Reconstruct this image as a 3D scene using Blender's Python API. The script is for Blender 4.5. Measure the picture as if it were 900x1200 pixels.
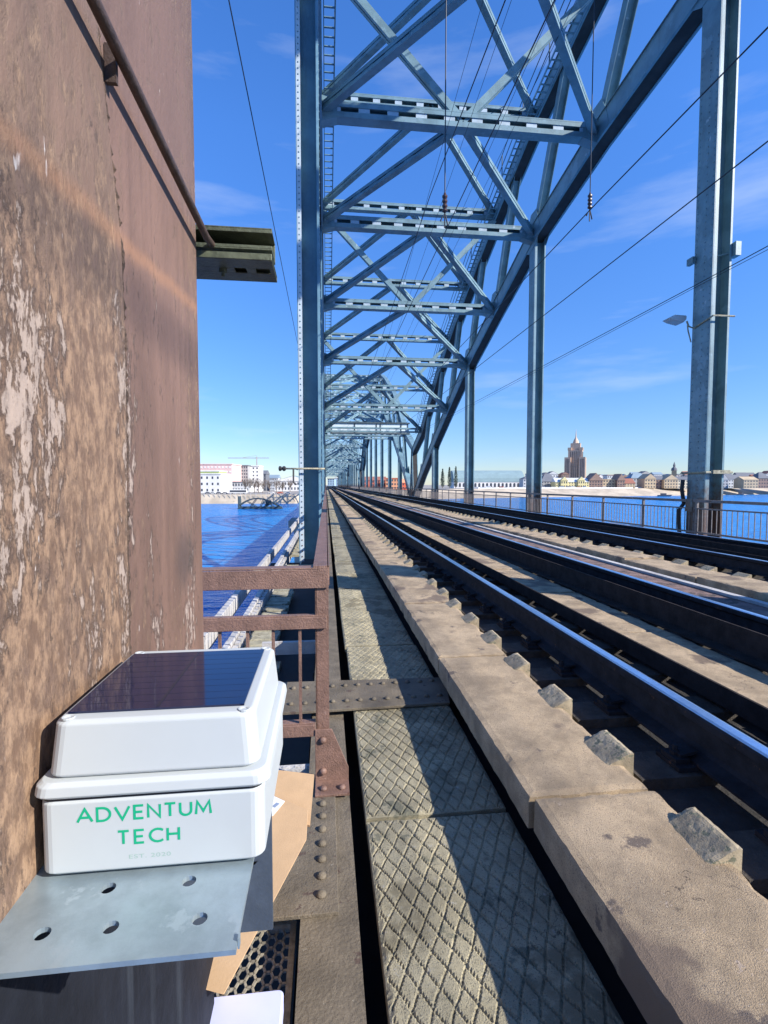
import bpy, math, random
from mathutils import Vector, Matrix
random.seed(7)
sc = bpy.context.scene
for o in list(bpy.data.objects): bpy.data.objects.remove(o)
# ------------------------------------------------------------------ camera, sky, sun, exposure
YAW, PITCH = math.radians(6.57), math.radians(3.1)
cam_d = bpy.data.cameras.new('camera'); cam = bpy.data.objects.new('camera', cam_d)
sc.collection.objects.link(cam); sc.camera = cam
cam_d.sensor_fit = 'HORIZONTAL'; cam_d.sensor_width = 36; cam_d.lens = 36*590/900
cam_d.clip_start = 0.02; cam_d.clip_end = 30000
cam.location = (0, 0, 0); cam.rotation_euler = (math.pi/2-PITCH, 0, -YAW)

SUN_AZ, SUN_EL = math.radians(122), math.radians(31)      # azimuth clockwise from +Y
w = bpy.data.worlds.new('World'); sc.world = w; w.use_nodes = True
nt = w.node_tree; N = nt.nodes; L = nt.links; N.clear()
out = N.new('ShaderNodeOutputWorld'); bg = N.new('ShaderNodeBackground'); bg.inputs[1].default_value = 0.112
sky = N.new('ShaderNodeTexSky'); sky.sky_type = 'NISHITA'; sky.sun_disc = False
sky.sun_elevation = SUN_EL; sky.sun_rotation = SUN_AZ; sky.air_density = 1.0; sky.dust_density = 0.0; sky.ozone_density = 2.0
tc = N.new('ShaderNodeTexCoord'); mp = N.new('ShaderNodeMapping'); mp.inputs['Scale'].default_value = (1.2, 1.2, 7.0)
L.new(tc.outputs['Generated'], mp.inputs[0])
ns = N.new('ShaderNodeTexNoise'); ns.inputs['Scale'].default_value = 2.2; ns.inputs['Detail'].default_value = 7; ns.inputs['Roughness'].default_value = .55
L.new(mp.outputs[0], ns.inputs[0])
cr = N.new('ShaderNodeValToRGB'); cr.color_ramp.elements[0].position = .54; cr.color_ramp.elements[1].position = .95
cr.color_ramp.elements[1].color = (.42, .42, .42, 1)
L.new(ns.outputs[0], cr.inputs[0])
hs = N.new('ShaderNodeHueSaturation'); hs.inputs['Saturation'].default_value = 1.12; hs.inputs['Value'].default_value = 1.0
tint = N.new('ShaderNodeMix'); tint.data_type = 'RGBA'; tint.blend_type = 'MULTIPLY'; tint.inputs[0].default_value = 1; tint.inputs[7].default_value = (.86, 1.02, 1.42, 1)
sxyz = N.new('ShaderNodeSeparateXYZ'); L.new(tc.outputs['Generated'], sxyz.inputs[0])
elev = N.new('ShaderNodeMapRange'); elev.inputs[1].default_value = 0; elev.inputs[2].default_value = .55; elev.inputs[3].default_value = .60; elev.inputs[4].default_value = 1.12; L.new(sxyz.outputs[2], elev.inputs[0])
lev = N.new('ShaderNodeVectorMath'); lev.operation = 'SCALE'; L.new(sky.outputs[0], lev.inputs[0]); L.new(elev.outputs[0], lev.inputs['Scale'])
L.new(lev.outputs[0], tint.inputs[6]); L.new(tint.outputs[2], hs.inputs['Color'])
mx = N.new('ShaderNodeMix'); mx.data_type = 'RGBA'
L.new(cr.outputs[0], mx.inputs[0]); L.new(hs.outputs[0], mx.inputs[6]); mx.inputs[7].default_value = (5.2, 5.7, 6.3, 1)
L.new(mx.outputs[2], bg.inputs[0]); L.new(bg.outputs[0], out.inputs[0])

sd = bpy.data.lights.new('sun', 'SUN'); sd.energy = 5.0; sd.angle = math.radians(.5); sd.color = (1, .95, .87)
sun = bpy.data.objects.new('sun', sd); sc.collection.objects.link(sun)
sv = Vector((math.sin(SUN_AZ)*math.cos(SUN_EL), math.cos(SUN_AZ)*math.cos(SUN_EL), math.sin(SUN_EL)))
sun.rotation_euler = sv.to_track_quat('Z', 'Y').to_euler()
sc.view_settings.view_transform = 'Standard'; sc.view_settings.look = 'None'
sc.view_settings.exposure = 0.74; sc.view_settings.gamma = 1
sc.render.engine = 'CYCLES'; sc.cycles.max_bounces = 6; sc.cycles.use_denoising = True

# ------------------------------------------------------------------ materials
def mat(name, col, rough=.7, metal=0, var=.25, vscale=3, bump=0, bscale=40, spots=None, low=None, streak=None, spec=.5, cracks=None):
    """colour with two octaves of variation; spots=(colour, scale, threshold); low=(colour, z0, z1) a rust zone by height; streak=(colour, amount)"""
    m = bpy.data.materials.new(name); m.use_nodes = True; t = m.node_tree; n = t.nodes; l = t.links
    b = n['Principled BSDF']; b.inputs['Roughness'].default_value = rough; b.inputs['Metallic'].default_value = metal
    b.inputs['Specular IOR Level'].default_value = spec
    g = n.new('ShaderNodeNewGeometry')
    def noise(scale, detail=5, rough_=.6, vec=None, dist=0):
        q = n.new('ShaderNodeTexNoise'); q.inputs['Scale'].default_value = scale; q.inputs['Detail'].default_value = detail
        q.inputs['Roughness'].default_value = rough_; q.inputs['Distortion'].default_value = dist
        l.new(vec or g.outputs['Position'], q.inputs['Vector']); return q.outputs[0]
    def ramp(src, a, b_, inv=False):
        q = n.new('ShaderNodeMapRange'); q.inputs[1].default_value = a; q.inputs[2].default_value = b_
        q.interpolation_type = 'SMOOTHSTEP'; l.new(src, q.inputs[0])
        if inv: q.inputs[3].default_value = 1; q.inputs[4].default_value = 0
        return q.outputs[0]
    def mixc(f, a, c):
        q = n.new('ShaderNodeMix'); q.data_type = 'RGBA'; l.new(f, q.inputs[0])
        (l.new(a, q.inputs[6]) if not isinstance(a, tuple) else q.inputs[6].__setattr__('default_value', (*a, 1)))
        (l.new(c, q.inputs[7]) if not isinstance(c, tuple) else q.inputs[7].__setattr__('default_value', (*c, 1)))
        return q.outputs[2]
    lo = tuple(max(0, c*(1-var)) for c in col); hi = tuple(min(1, c*(1+var)) for c in col)
    c = mixc(ramp(noise(vscale, 8, .65), .32, .68), lo, hi)
    m['_'] = 0
    if streak:
        mpg = n.new('ShaderNodeMapping'); mpg.inputs['Scale'].default_value = (1, 1, .06); l.new(g.outputs['Position'], mpg.inputs[0])
        c = mixc(ramp(noise(streak[2] if len(streak) > 2 else 14, 6, .6, mpg.outputs[0]), .5, .5+.3/streak[1]), c, streak[0])
    if spots:
        for sp in (spots if isinstance(spots, list) else [spots]):
            c = mixc(ramp(noise(sp[1], 6, .62), sp[2], sp[2]+.05), c, sp[0])
    if cracks:
        v = n.new('ShaderNodeTexVoronoi'); v.feature = 'DISTANCE_TO_EDGE'; v.inputs['Scale'].default_value = cracks[0]
        ad = n.new('ShaderNodeVectorMath'); ad.operation = 'ADD'; q2 = n.new('ShaderNodeTexNoise'); q2.inputs['Scale'].default_value = 9; q2.inputs['Detail'].default_value = 6; l.new(g.outputs['Position'], q2.inputs['Vector'])
        sc2 = n.new('ShaderNodeVectorMath'); sc2.operation = 'SCALE'; sc2.inputs['Scale'].default_value = .35; l.new(q2.outputs['Color'], sc2.inputs[0])
        l.new(g.outputs['Position'], ad.inputs[0]); l.new(sc2.outputs[0], ad.inputs[1]); l.new(ad.outputs[0], v.inputs['Vector'])
        gate = n.new('ShaderNodeMath'); gate.operation = 'MULTIPLY'; l.new(ramp(v.outputs['Distance'], 0, .006*cracks[0]/2, True), gate.inputs[0]); l.new(ramp(noise(1.7, 3), .50, .60), gate.inputs[1])
        c = mixc(gate.outputs[0], c, cracks[1])
    if low:
        sx = n.new('ShaderNodeSeparateXYZ'); l.new(g.outputs['Position'], sx.inputs[0])
        ad = n.new('ShaderNodeMath'); ad.operation = 'MULTIPLY_ADD'; l.new(noise(5, 6, .7), ad.inputs[0]); ad.inputs[1].default_value = -3.2
        l.new(sx.outputs[2], ad.inputs[2])
        c = mixc(ramp(ad.outputs[0], low[1]-1.6, low[2]-1.6, True), c, low[0])
    l.new(c, b.inputs['Base Color'])
    if bump:
        bp = n.new('ShaderNodeBump'); bp.inputs['Strength'].default_value = min(1, bump); bp.inputs['Distance'].default_value = .01*max(1, bump)
        l.new(noise(bscale, 7, .65), bp.inputs['Height']); l.new(bp.outputs[0], b.inputs['Normal'])
    return m

M = {}
M['steel'] = mat('blue_grey_steel_paint', (.155, .25, .28), .42, 0, .22, 1.3, .15, 30, spots=[((.19, .29, .33), 1.6, .56), ((.16, .10, .07), 9, .70), ((.34, .42, .46), 3, .66)], low=((.12, .075, .055), -.9, .5), streak=((.11, .16, .18), .6, 9))
M['steel_clean'] = mat('blue_grey_steel_paint_clean', (.135, .25, .315), .42, 0, .2, 1.3, .15, 30, streak=((.10, .16, .19), .6, 9))
M['chord_soffit'] = mat('shaded_rusty_soffit', (.035, .03, .028), .85, 0, .3, 2, .2, 20)  # rust taken near black: the shade under the chords is in the colour
M['steel_dark'] = mat('dark_painted_steel', (.05, .075, .085), .55, 0, .3, 2, .1, 30, spots=((.10, .06, .045), 6, .62))
M['steel_sunlit'] = mat('sunlit_steel_batten', (.36, .44, .49), .5, 0, .15, 4)  # steel paint lightened, sunlight on the batten plates put into the colour
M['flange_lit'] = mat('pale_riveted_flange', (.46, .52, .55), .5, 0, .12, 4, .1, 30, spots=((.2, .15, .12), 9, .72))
M['galv'] = mat('galvanised_steel', (.34, .42, .46), .36, .55, .15, 18, .06, 60, spots=((.40, .48, .52), 25, .6))
M['brown'] = mat('brown_rail_paint', (.20, .115, .085), .5, 0, .2, 14, .5, 120, spots=[((.42, .33, .29), 60, .68), ((.12, .06, .04), 22, .64)])
M['girder'] = mat('dirty_olive_girder', (.145, .118, .082), .75, 0, .25, 7, .6, 90, spots=[((.09, .06, .045), 15, .62), ((.28, .25, .20), 40, .68)])
M['slab'] = mat('brown_stained_concrete', (.41, .305, .19), .9, 0, .30, 4.5, .7, 330, spots=[((.60, .58, .54), 8, .785), ((.13, .10, .07), 2.2, .66), ((.15, .115, .09), 5, .60), ((.44, .34, .25), 30, .65), ((.21, .15, .10), 260, .56), ((.50, .42, .33), 210, .64), ((.20, .145, .10), 1.3, .56)], cracks=(1.6, (.09, .065, .045)))
M['plate'] = mat('mossy_concrete_plate', (.36, .315, .205), .92, 0, .24, 6, .7, 260, spots=[((.62, .62, .60), 7, .775), ((.19, .18, .12), 9, .60), ((.40, .37, .30), 50, .63), ((.12, .11, .08), 260, .57), ((.42, .40, .33), 190, .64), ((.22, .19, .12), 2.1, .55)], cracks=(1.9, (.08, .07, .05)))
M['block'] = mat('weathered_sleeper_end', (.33, .27, .18), .95, 0, .3, 12, .4, 160, spots=[((.15, .15, .10), 30, .56)])
M['bed'] = mat('oily_black_track_bed', (.030, .027, .025), .9, 0, .4, 6, .8, 70, spots=((.07, .055, .045), 12, .64))
M['sleeper'] = mat('oily_sleeper', (.055, .045, .036), .85, 0, .4, 9, 1, 90)
M['rail'] = mat('dark_rail_steel', (.022, .022, .026), .85, 0, .3, 10, .3, 60, spec=.15, spots=((.085, .05, .035), 14, .64))
M['railtop'] = mat('polished_rail_head', (.78, .82, .90), .30, 1, .08, 40, .03, 80)
M['guard'] = mat('rusty_guard_angle', (.032, .025, .023), .9, 0, .3, 9, .4, 70, spec=.15)
M['timber'] = mat('grey_weathered_timber', (.33, .30, .21), .9, 0, .3, 9, 1, 60, spots=((.15, .14, .10), 12, .6))
M['palewood'] = mat('pale_concrete_trough', (.47, .45, .43), .85, 0, .2, 5, .8, 50, spots=((.30, .26, .23), 9, .62))
M['white'] = mat('white_plastic', (.46, .49, .495), .38, 0, .03, 5)
M['green'] = mat('green_print', (.0, .36, .18), .5, 0, .02, 5)
M['palegreen'] = mat('pale_green_print', (.30, .42, .37), .5, 0, .02, 5)
M['panel'] = mat('dark_solar_glass', (.005, .009, .04), .06, 0, .1, 5)
M['panel'].node_tree.nodes['Principled BSDF'].inputs['IOR'].default_value = 1.62
M['panelbus'] = mat('solar_busbar', (.02, .03, .06), .2, .5, .1, 5)
M['card'] = mat('brown_cardboard', (.56, .36, .19), .85, 0, .06, 10, .15, 200)
M['label'] = mat('paper_label', (.8, .8, .8), .7, 0, .03, 10)
M['print'] = mat('grey_print', (.25, .3, .4), .7, 0, .03, 10)
M['lilac'] = mat('pale_plastic_lid', (.55, .58, .82), .4, 0, .03, 6)
M['black'] = mat('black_rubber', (.02, .02, .022), .6, 0, .2, 6)
M['wire'] = mat('dark_wire', (.03, .035, .045), .5, .3, .2, 6)
M['insul'] = mat('brown_porcelain', (.07, .04, .035), .25, 0, .1, 6)
M['conduit'] = mat('brown_conduit', (.065, .042, .034), .5, 0, .3, 40, .3, 150)
M['olive'] = mat('olive_strut_channel', (.10, .115, .075), .5, .3, .25, 30, .3, 90)
M['hexm'] = mat('dirty_expanded_metal', (.30, .27, .21), .7, .2, .3, 30, .4, 90)
M['dark_under'] = mat('dark_underdeck', (.02, .02, .022), .9, 0, .3, 3)
M['portal'] = mat('pale_portal_panel', (.55, .62, .60), .6, 0, .08, 1)

def rust_material(name, peel, tone):
    m = bpy.data.materials.new(name); m.use_nodes = True; t = m.node_tree; n = t.nodes; l = t.links
    b = n['Principled BSDF']; b.inputs['Roughness'].default_value = .62
    g = n.new('ShaderNodeNewGeometry'); P = g.outputs['Position']
    def mapp(s, off=(0, 0, 0), rot=(0, 0, 0)):
        q = n.new('ShaderNodeMapping'); q.inputs['Scale'].default_value = s; q.inputs['Location'].default_value = off; q.inputs['Rotation'].default_value = rot
        l.new(P, q.inputs[0]); return q.outputs[0]
    def noise(v, scale, detail=7, rough=.6, dist=0):
        q = n.new('ShaderNodeTexNoise'); q.inputs['Scale'].default_value = scale; q.inputs['Detail'].default_value = detail
        q.inputs['Roughness'].default_value = rough; q.inputs['Distortion'].default_value = dist; l.new(v, q.inputs['Vector']); return q.outputs[0]
    def rng(s, a, b_, c=0, d=1):
        q = n.new('ShaderNodeMapRange'); q.interpolation_type = 'SMOOTHSTEP'
        for i, v in enumerate((a, b_, c, d)): q.inputs[i+1].default_value = v
        l.new(s, q.inputs[0]); return q.outputs[0]
    def mth(op, a, c):
        q = n.new('ShaderNodeMath'); q.operation = op
        for i, v in enumerate((a, c)):
            if isinstance(v, (int, float)): q.inputs[i].default_value = v
            else: l.new(v, q.inputs[i])
        return q.outputs[0]
    def mixc(f, a, c):
        q = n.new('ShaderNodeMix'); q.data_type = 'RGBA'; l.new(f, q.inputs[0])
        for i, v in ((6, a), (7, c)):
            if isinstance(v, tuple): q.inputs[i].default_value = (*v, 1)
            else: l.new(v, q.inputs[i])
        return q.outputs[2]
    st = mapp((1, 1, .22)); st2 = mapp((1, 1, .05)); fl = mapp((1, 1, .5))
    sx = n.new('ShaderNodeSeparateXYZ'); l.new(P, sx.inputs[0])
    zone = rng(sx.outputs[2], .50, .05)                      # the coat is more broken in the lower half
    base = mixc(rng(noise(st, 7), .35, .65), tuple(c*.72 for c in tone), tuple(c*1.2 for c in tone))
    base = mixc(rng(noise(st2, 30), .5, .8), base, tuple(c*.8 for c in tone))
    tan = mixc(rng(noise(fl, 90, 8, .7), .40, .62), (.150, .090, .057), (.31, .198, .122))
    f1 = rng(mth('ADD', mth('ADD', mth('MULTIPLY', noise(fl, 60, 9, .75), .6), mth('MULTIPLY', noise(st, 6, 3), .4)), mth('MULTIPLY', zone, .13*peel)), .53, .66)
    c = mixc(f1, base, tan)
    big = noise(st, 9, 4, .5)
    pk = mth('ADD', mth('ADD', mth('MULTIPLY', noise(mapp((1, 1, .42)), 75, 9, .72, .25), .50), mth('MULTIPLY', big, .50)), mth('MULTIPLY', zone, .045*peel))
    for by, bz, ry, rz, am in ((.47, .09, .05, .16, .075), (.61, -.16, .09, .10, .085), (.40, -.05, .06, .12, .06), (.90, -.24, .16, .13, .075), (.69, .05, .03, .2, .045)):
        dd = mth('SQRT', mth('ADD', mth('POWER', mth('DIVIDE', mth('SUBTRACT', sx.outputs[1], by), ry), 2), mth('POWER', mth('DIVIDE', mth('SUBTRACT', sx.outputs[2], bz), rz), 2)), 0)
        pk = mth('ADD', pk, mth('MULTIPLY', rng(dd, 1.5, 0), am))
    c = mixc(mth('MULTIPLY', rng(pk, PK, PK+.035), .8), c, (.40, .315, .26))
    edge = mth('MULTIPLY', rng(pk, PK-.03, PK-.005), rng(pk, PK+.025, PK))
    c = mixc(mth('MULTIPLY', edge, .5), c, (.085, .05, .035))
    dk_ = mth('SQRT', mth('ADD', mth('POWER', mth('DIVIDE', mth('SUBTRACT', sx.outputs[1], .93), .07), 2), mth('POWER', mth('DIVIDE', mth('SUBTRACT', sx.outputs[2], -.13), .07), 2)), 0)
    c = mixc(mth('MULTIPLY', rng(mth('ADD', dk_, mth('MULTIPLY', noise(st, 30), .6)), 1.5, .5), .6), c, (.04, .035, .035))
    top = rng(mth('ADD', sx.outputs[2], mth('MULTIPLY', noise(P, 5, 3), .25)), .40, .75)
    c = mixc(mth('MULTIPLY', top, .45), c, (.10, .065, .058))
    c = mixc(rng(noise(mapp((1, 1, .3), (3, 3, 3)), 55, 4), .70, .75), c, (.55, .50, .47))
    # a slanting orange band of reflected light, painted into the plate colour
    glint = mth('ADD', sx.outputs[2], mth('MULTIPLY', sx.outputs[1], -.12))
    d = mth('ABSOLUTE', mth('SUBTRACT', mth('ADD', glint, mth('MULTIPLY', noise(P, 12, 3), .02)), GLINT0), 0)
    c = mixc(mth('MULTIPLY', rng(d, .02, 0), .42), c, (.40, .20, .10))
    l.new(c, b.inputs['Base Color'])
    h = mth('ADD', mth('MULTIPLY', rng(pk, PK-.02, PK+.03), .6), mth('ADD', mth('MULTIPLY', noise(fl, 90, 8, .7), .9), mth('MULTIPLY', f1, -.4)))
    bp = n.new('ShaderNodeBump'); bp.inputs['Strength'].default_value = .75; bp.inputs['Distance'].default_value = .0035
    l.new(h, bp.inputs['Height']); l.new(bp.outputs[0], b.inputs['Normal'])
    return m
GLINT0 = .23; PK = .600
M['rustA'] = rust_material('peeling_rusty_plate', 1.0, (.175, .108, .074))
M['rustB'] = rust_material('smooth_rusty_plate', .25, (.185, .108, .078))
M['weld'] = mat('rough_weld_seam', (.15, .095, .065), .85, 0, .4, 60, 2, 150)

def water_material():
    m = bpy.data.materials.new('river_water'); m.use_nodes = True; t = m.node_tree; n = t.nodes; l = t.links
    b = n['Principled BSDF']; b.inputs['Base Color'].default_value = (.008, .19, .50, 1); b.inputs['Roughness'].default_value = .25; b.inputs['IOR'].default_value = 1.33
    g = n.new('ShaderNodeNewGeometry')
    hs_ = []
    for s, sc_, d in (((.35, 1, 1), .9, 4), ((.5, 1.1, 1), .16, 3), ((1, 1, 1), 3.0, 3)):
        mp_ = n.new('ShaderNodeMapping'); mp_.inputs['Scale'].default_value = s; mp_.inputs['Rotation'].default_value = (0, 0, .5)
        l.new(g.outputs['Position'], mp_.inputs[0])
        q = n.new('ShaderNodeTexNoise'); q.inputs['Scale'].default_value = sc_; q.inputs['Detail'].default_value = d; q.inputs['Distortion'].default_value = .5
        l.new(mp_.outputs[0], q.inputs['Vector']); hs_.append(q.outputs[0])
    nrm = None
    for h, ds in zip(hs_, (.75, 2.4, .12)):
        bp = n.new('ShaderNodeBump'); bp.inputs['Strength'].default_value = 1; bp.inputs['Distance'].default_value = ds
        l.new(h, bp.inputs['Height'])
        if nrm: l.new(nrm, bp.inputs['Normal'])
        nrm = bp.outputs[0]
    l.new(nrm, b.inputs['Normal'])
    return m
M['water'] = water_material()

# ------------------------------------------------------------------ helpers
COL = sc.collection
class MB:
    def __init__(s): s.v = []; s.f = []; s.mi = []
    def add(s, vs, fs, mi=0):
        k = len(s.v); s.v += [tuple(v) for v in vs]; s.f += [tuple(i+k for i in f) for f in fs]; s.mi += [mi]*len(fs); return s
    def box(s, x0, x1, y0, y1, z0, z1, mi=0):
        return s.add([(x0,y0,z0),(x1,y0,z0),(x1,y1,z0),(x0,y1,z0),(x0,y0,z1),(x1,y0,z1),(x1,y1,z1),(x0,y1,z1)],
                     [(0,3,2,1),(4,5,6,7),(0,1,5,4),(1,2,6,5),(2,3,7,6),(3,0,4,7)], mi)
    def bar(s, p, q, w, h, up=(0,0,1), mi=0, off=(0, 0), cut=(0, 0)):
        p = Vector(p); q = Vector(q); d = (q-p).normalized(); up = Vector(up)
        sd_ = d.cross(up).normalized(); u = sd_.cross(d).normalized()
        p = p+d*cut[0]; q = q-d*cut[1]
        vs = []
        for c in (p, q):
            for a, b_ in ((-1,-1),(1,-1),(1,1),(-1,1)): vs.append(c+sd_*(off[0]+a*w/2)+u*(off[1]+b_*h/2))
        return s.add(vs, [(0,3,2,1),(4,5,6,7),(0,1,5,4),(1,2,6,5),(2,3,7,6),(3,0,4,7)], mi)
    def prism(s, pts, vec, mi=0):
        n = len(pts); vec = Vector(vec); a = [Vector(p) for p in pts]; b_ = [p+vec for p in a]
        return s.add(a+b_, [tuple(range(n))[::-1], tuple(range(n, 2*n))]+[(i, (i+1)%n, n+(i+1)%n, n+i) for i in range(n)], mi)
    def tube(s, pts, r, n=8, mi=0):
        pts = [Vector(p) for p in pts]; k = len(s.v); vs = []
        for i, p in enumerate(pts):
            d = (pts[min(i+1, len(pts)-1)]-pts[max(i-1, 0)]).normalized()
            a = d.cross(Vector((0,0,1)) if abs(d.z) < .9 else Vector((1,0,0))).normalized(); b_ = d.cross(a)
            rr = r[i] if isinstance(r, (list, tuple)) else r
            vs += [p+(a*math.cos(2*math.pi*j/n)+b_*math.sin(2*math.pi*j/n))*rr for j in range(n)]
        fs = [(i*n+j, i*n+(j+1)%n, (i+1)*n+(j+1)%n, (i+1)*n+j) for i in range(len(pts)-1) for j in range(n)]
        fs += [tuple(range(n))[::-1], tuple(range((len(pts)-1)*n, len(pts)*n))]
        return s.add(vs, fs, mi)
    def lathe(s, c, axis, prof, n=12, mi=0):       # prof: (radius, height along axis)
        c = Vector(c); ax = Vector(axis).normalized(); a = ax.orthogonal().normalized(); b_ = ax.cross(a)
        vs = []; 
        for r, h in prof: vs += [c+ax*h+(a*math.cos(2*math.pi*j/n)+b_*math.sin(2*math.pi*j/n))*r for j in range(n)]
        fs = [(i*n+j, i*n+(j+1)%n, (i+1)*n+(j+1)%n, (i+1)*n+j) for i in range(len(prof)-1) for j in range(n)]
        fs += [tuple(range(n))[::-1], tuple(range((len(prof)-1)*n, len(prof)*n))]
        return s.add(vs, fs, mi)
def wloc(o):
    v = Vector((0, 0, 0))
    while o: v += Vector(o.location); o = o.parent
    return v
def tag(o, label=None, cat=None, group=None, kind=None):
    if label: o['label'] = label
    if cat: o['category'] = cat
    if group: o['group'] = group
    if kind: o['kind'] = kind
    return o
def mesh(mb, name, mats, off=(0, 0, 0), smooth=False):
    me = bpy.data.meshes.new(name); ox, oy, oz = off
    me.from_pydata([(a-ox, b-oy, c-oz) for a, b, c in mb.v], [], mb.f)
    for m in (mats if isinstance(mats, list) else [mats]): me.materials.append(m)
    if any(mb.mi): me.polygons.foreach_set('material_index', mb.mi)
    me.validate(); 
    import bmesh
    bm = bmesh.new(); bm.from_mesh(me); bmesh.ops.recalc_face_normals(bm, faces=bm.faces); bm.to_mesh(me); bm.free()
    if smooth: me.polygons.foreach_set('use_smooth', [True]*len(me.polygons))
    me.update(); return me
def new(name, mb, mats, parent=None, label=None, cat=None, group=None, kind=None, local=False, smooth=False, bevel=0, seg=2, at=None):
    """top-level mesh or part; world coordinates unless local"""
    if parent is not None: off = (0, 0, 0) if local else tuple(wloc(parent))
    else: off = at or (0, 0, 0)
    o = bpy.data.objects.new(name, mesh(mb, name, mats, off, smooth)); COL.objects.link(o)
    if parent is not None: o.parent = parent
    elif at: o.location = at
    if bevel:
        b = o.modifiers.new('bevel', 'BEVEL'); b.width = bevel; b.segments = seg; b.limit_method = 'ANGLE'; b.angle_limit = .6
    return tag(o, label, cat, group, kind)
def inst(name, me, loc, parent=None, rot=None, scale=None, **k):
    o = bpy.data.objects.new(name, me); COL.objects.link(o)
    if parent is not None: o.parent = parent; loc = Vector(loc)-wloc(parent)
    o.location = loc
    if rot: o.rotation_euler = rot
    if scale: o.scale = scale
    return tag(o, **k)
def thing(name, label, cat, loc=(0, 0, 0), rz=0, group=None):
    o = bpy.data.objects.new(name, None); COL.objects.link(o); o.location = loc; o.rotation_euler = (0, 0, rz); o.empty_display_size = .1
    return tag(o, label, cat, group)
R3 = random.Random(3)
WATER = -12.5
# ------------------------------------------------------------------ terrain and water
wm = MB(); wm.add([(-6000,-3000,WATER),(8000,-3000,WATER),(8000,9000,WATER),(-6000,9000,WATER)], [(0,1,2,3)])
new('river_water', wm, M['water'], kind='structure')
M['ground'] = mat('city_ground', (.30, .27, .23), .95, 0, .3, .02, 0)
M['bank'] = mat('pale_sandy_bank', (.46, .38, .28), .95, 0, .2, .08, .5, 2, spots=((.30, .26, .20), .15, .62))
def ground_pt(px, d, z=0):
    """a place on the ground plan: bearing of the photo column px, distance d along the view"""
    u = (px-450)/590*d; c, s = math.cos(YAW), math.sin(YAW)
    return Vector((u*c+d*s, -u*s+d*c, z))
shore = [(-900,300,2),(-200,318,3),(240,330,4),(345,335,4),(400,352,6),(470,400,30),(545,455,48),(640,500,48),(740,545,48),(850,612,44),(960,700,44),(1300,1000,40),(2600,1700,40)]
top_z = [-6.5,-6.5,-6.5,-6.5,-6.2,-5,-4.2,-4.2,-4.2,-4.2,-4.2,-4.2,-4.2]
vs = []; 
for (px, d, w_), tz in zip(shore, top_z):
    vs += [ground_pt(px, d, WATER-1), ground_pt(px, d+w_, tz)]
fs = [(2*i, 2*i+2, 2*i+3, 2*i+1) for i in range(len(shore)-1)]
gb = MB(); gb.add(vs, fs, 0)
k = len(vs); far = [ground_pt(px, 9000, -4.5) for px, d, w_ in shore]; mid = [ground_pt(px, d+w_+60, tz) for (px, d, w_), tz in zip(shore, top_z)]
gb.add([vs[2*i+1] for i in range(len(shore))]+mid+far,
       [(i, i+1, len(shore)+i+1, len(shore)+i) for i in range(len(shore)-1)]+[(len(shore)+i, len(shore)+i+1, 2*len(shore)+i+1, 2*len(shore)+i) for i in range(len(shore)-1)], 1)
new('river_bank', gb, [M['bank'], M['ground']], kind='structure')

# ------------------------------------------------------------------ bridge geometry
PANEL, YC = 4.9, 10.9
XL0, XL1, XR0, XR1 = -.56, -.10, 8.60, 9.06           # truss planes left and right
ZC1 = {0:11.5, 1:11.15, 2:10.4, 3:8.95, 4:7.4, 5:5.4, 6:3.3, 7:1.05, 8:-1.35}
ZC2 = {0:16.3, 1:15.9, 2:15.1, 3:13.7, 4:12.0, 5:10.2, 6:7.7, 7:4.9, 8:3.3}
DECK = -1.6

def laced(mb, p, q, gap, fl_w, fl_t, up, pitch=.9, plate=.28, batten=True, leg=.26, bm_=1):
    """built-up member: two flat flanges a gap apart along 'up' and batten plates between them on both faces"""
    p = Vector(p); q = Vector(q); d = (q-p); ln = d.length; d.normalize(); sdv = d.cross(Vector(up)).normalized(); u = sdv.cross(d).normalized()
    for s_ in (-1, 1):
        mb.bar(p, q, fl_w, fl_t, up, 0, (0, s_*gap/2))
        for e in (-1, 1): mb.bar(p, q, fl_t, gap*leg, up, 0, (e*(fl_w/2-fl_t*.6), s_*(gap/2-gap*leg/2-fl_t*.4)))
    if batten:
        n_ = max(1, int(ln/pitch))
        for i in range(n_+1):
            a = p+d*(ln*(i+.5)/(n_+1)-plate/2); b_ = a+d*plate
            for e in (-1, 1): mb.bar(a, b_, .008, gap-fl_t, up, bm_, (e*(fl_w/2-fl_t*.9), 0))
def chord(mb, pts, x0, x1, h):
    """riveted box chord open below: two webs and a top plate, mitred at the nodes"""
    n_ = len(pts); secs = []
    for i in range(n_):
        a = Vector((0,)+pts[max(0, i-1)]); b_ = Vector((0,)+pts[min(n_-1, i+1)]); d = (b_-a).normalized(); nv = Vector((0, -d.z, d.y))
        secs.append((Vector((0,)+pts[i]), nv))
    for xa, xb, ha, hb in ((x0, x0+.02, -h/2, h/2), (x1-.02, x1, -h/2, h/2), (x0+.02, x1-.02, h/2-.02, h/2), (x0+.02, x1-.02, -h/2+.03, -h/2+.045), (x0-.05, x0, -h/2, -h/2+.018), (x1, x1+.05, -h/2, -h/2+.018), (x0-.05, x0, h/2-.018, h/2), (x1, x1+.05, h/2-.018, h/2)):
        vs_ = []
        for c_, nv in secs: vs_ += [c_+nv*ha+Vector((xa,0,0)), c_+nv*ha+Vector((xb,0,0)), c_+nv*hb+Vector((xb,0,0)), c_+nv*hb+Vector((xa,0,0))]
        fs_ = [(0,3,2,1), tuple(4*(n_-1)+j for j in range(4))]
        for i in range(n_-1):
            for j in range(4): fs_.append((4*i+j, 4*i+(j+1)%4, 4*i+4+(j+1)%4, 4*i+4+j))
        mb.add(vs_, fs_, 1 if hb == -h/2+.045 else 0)
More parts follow.
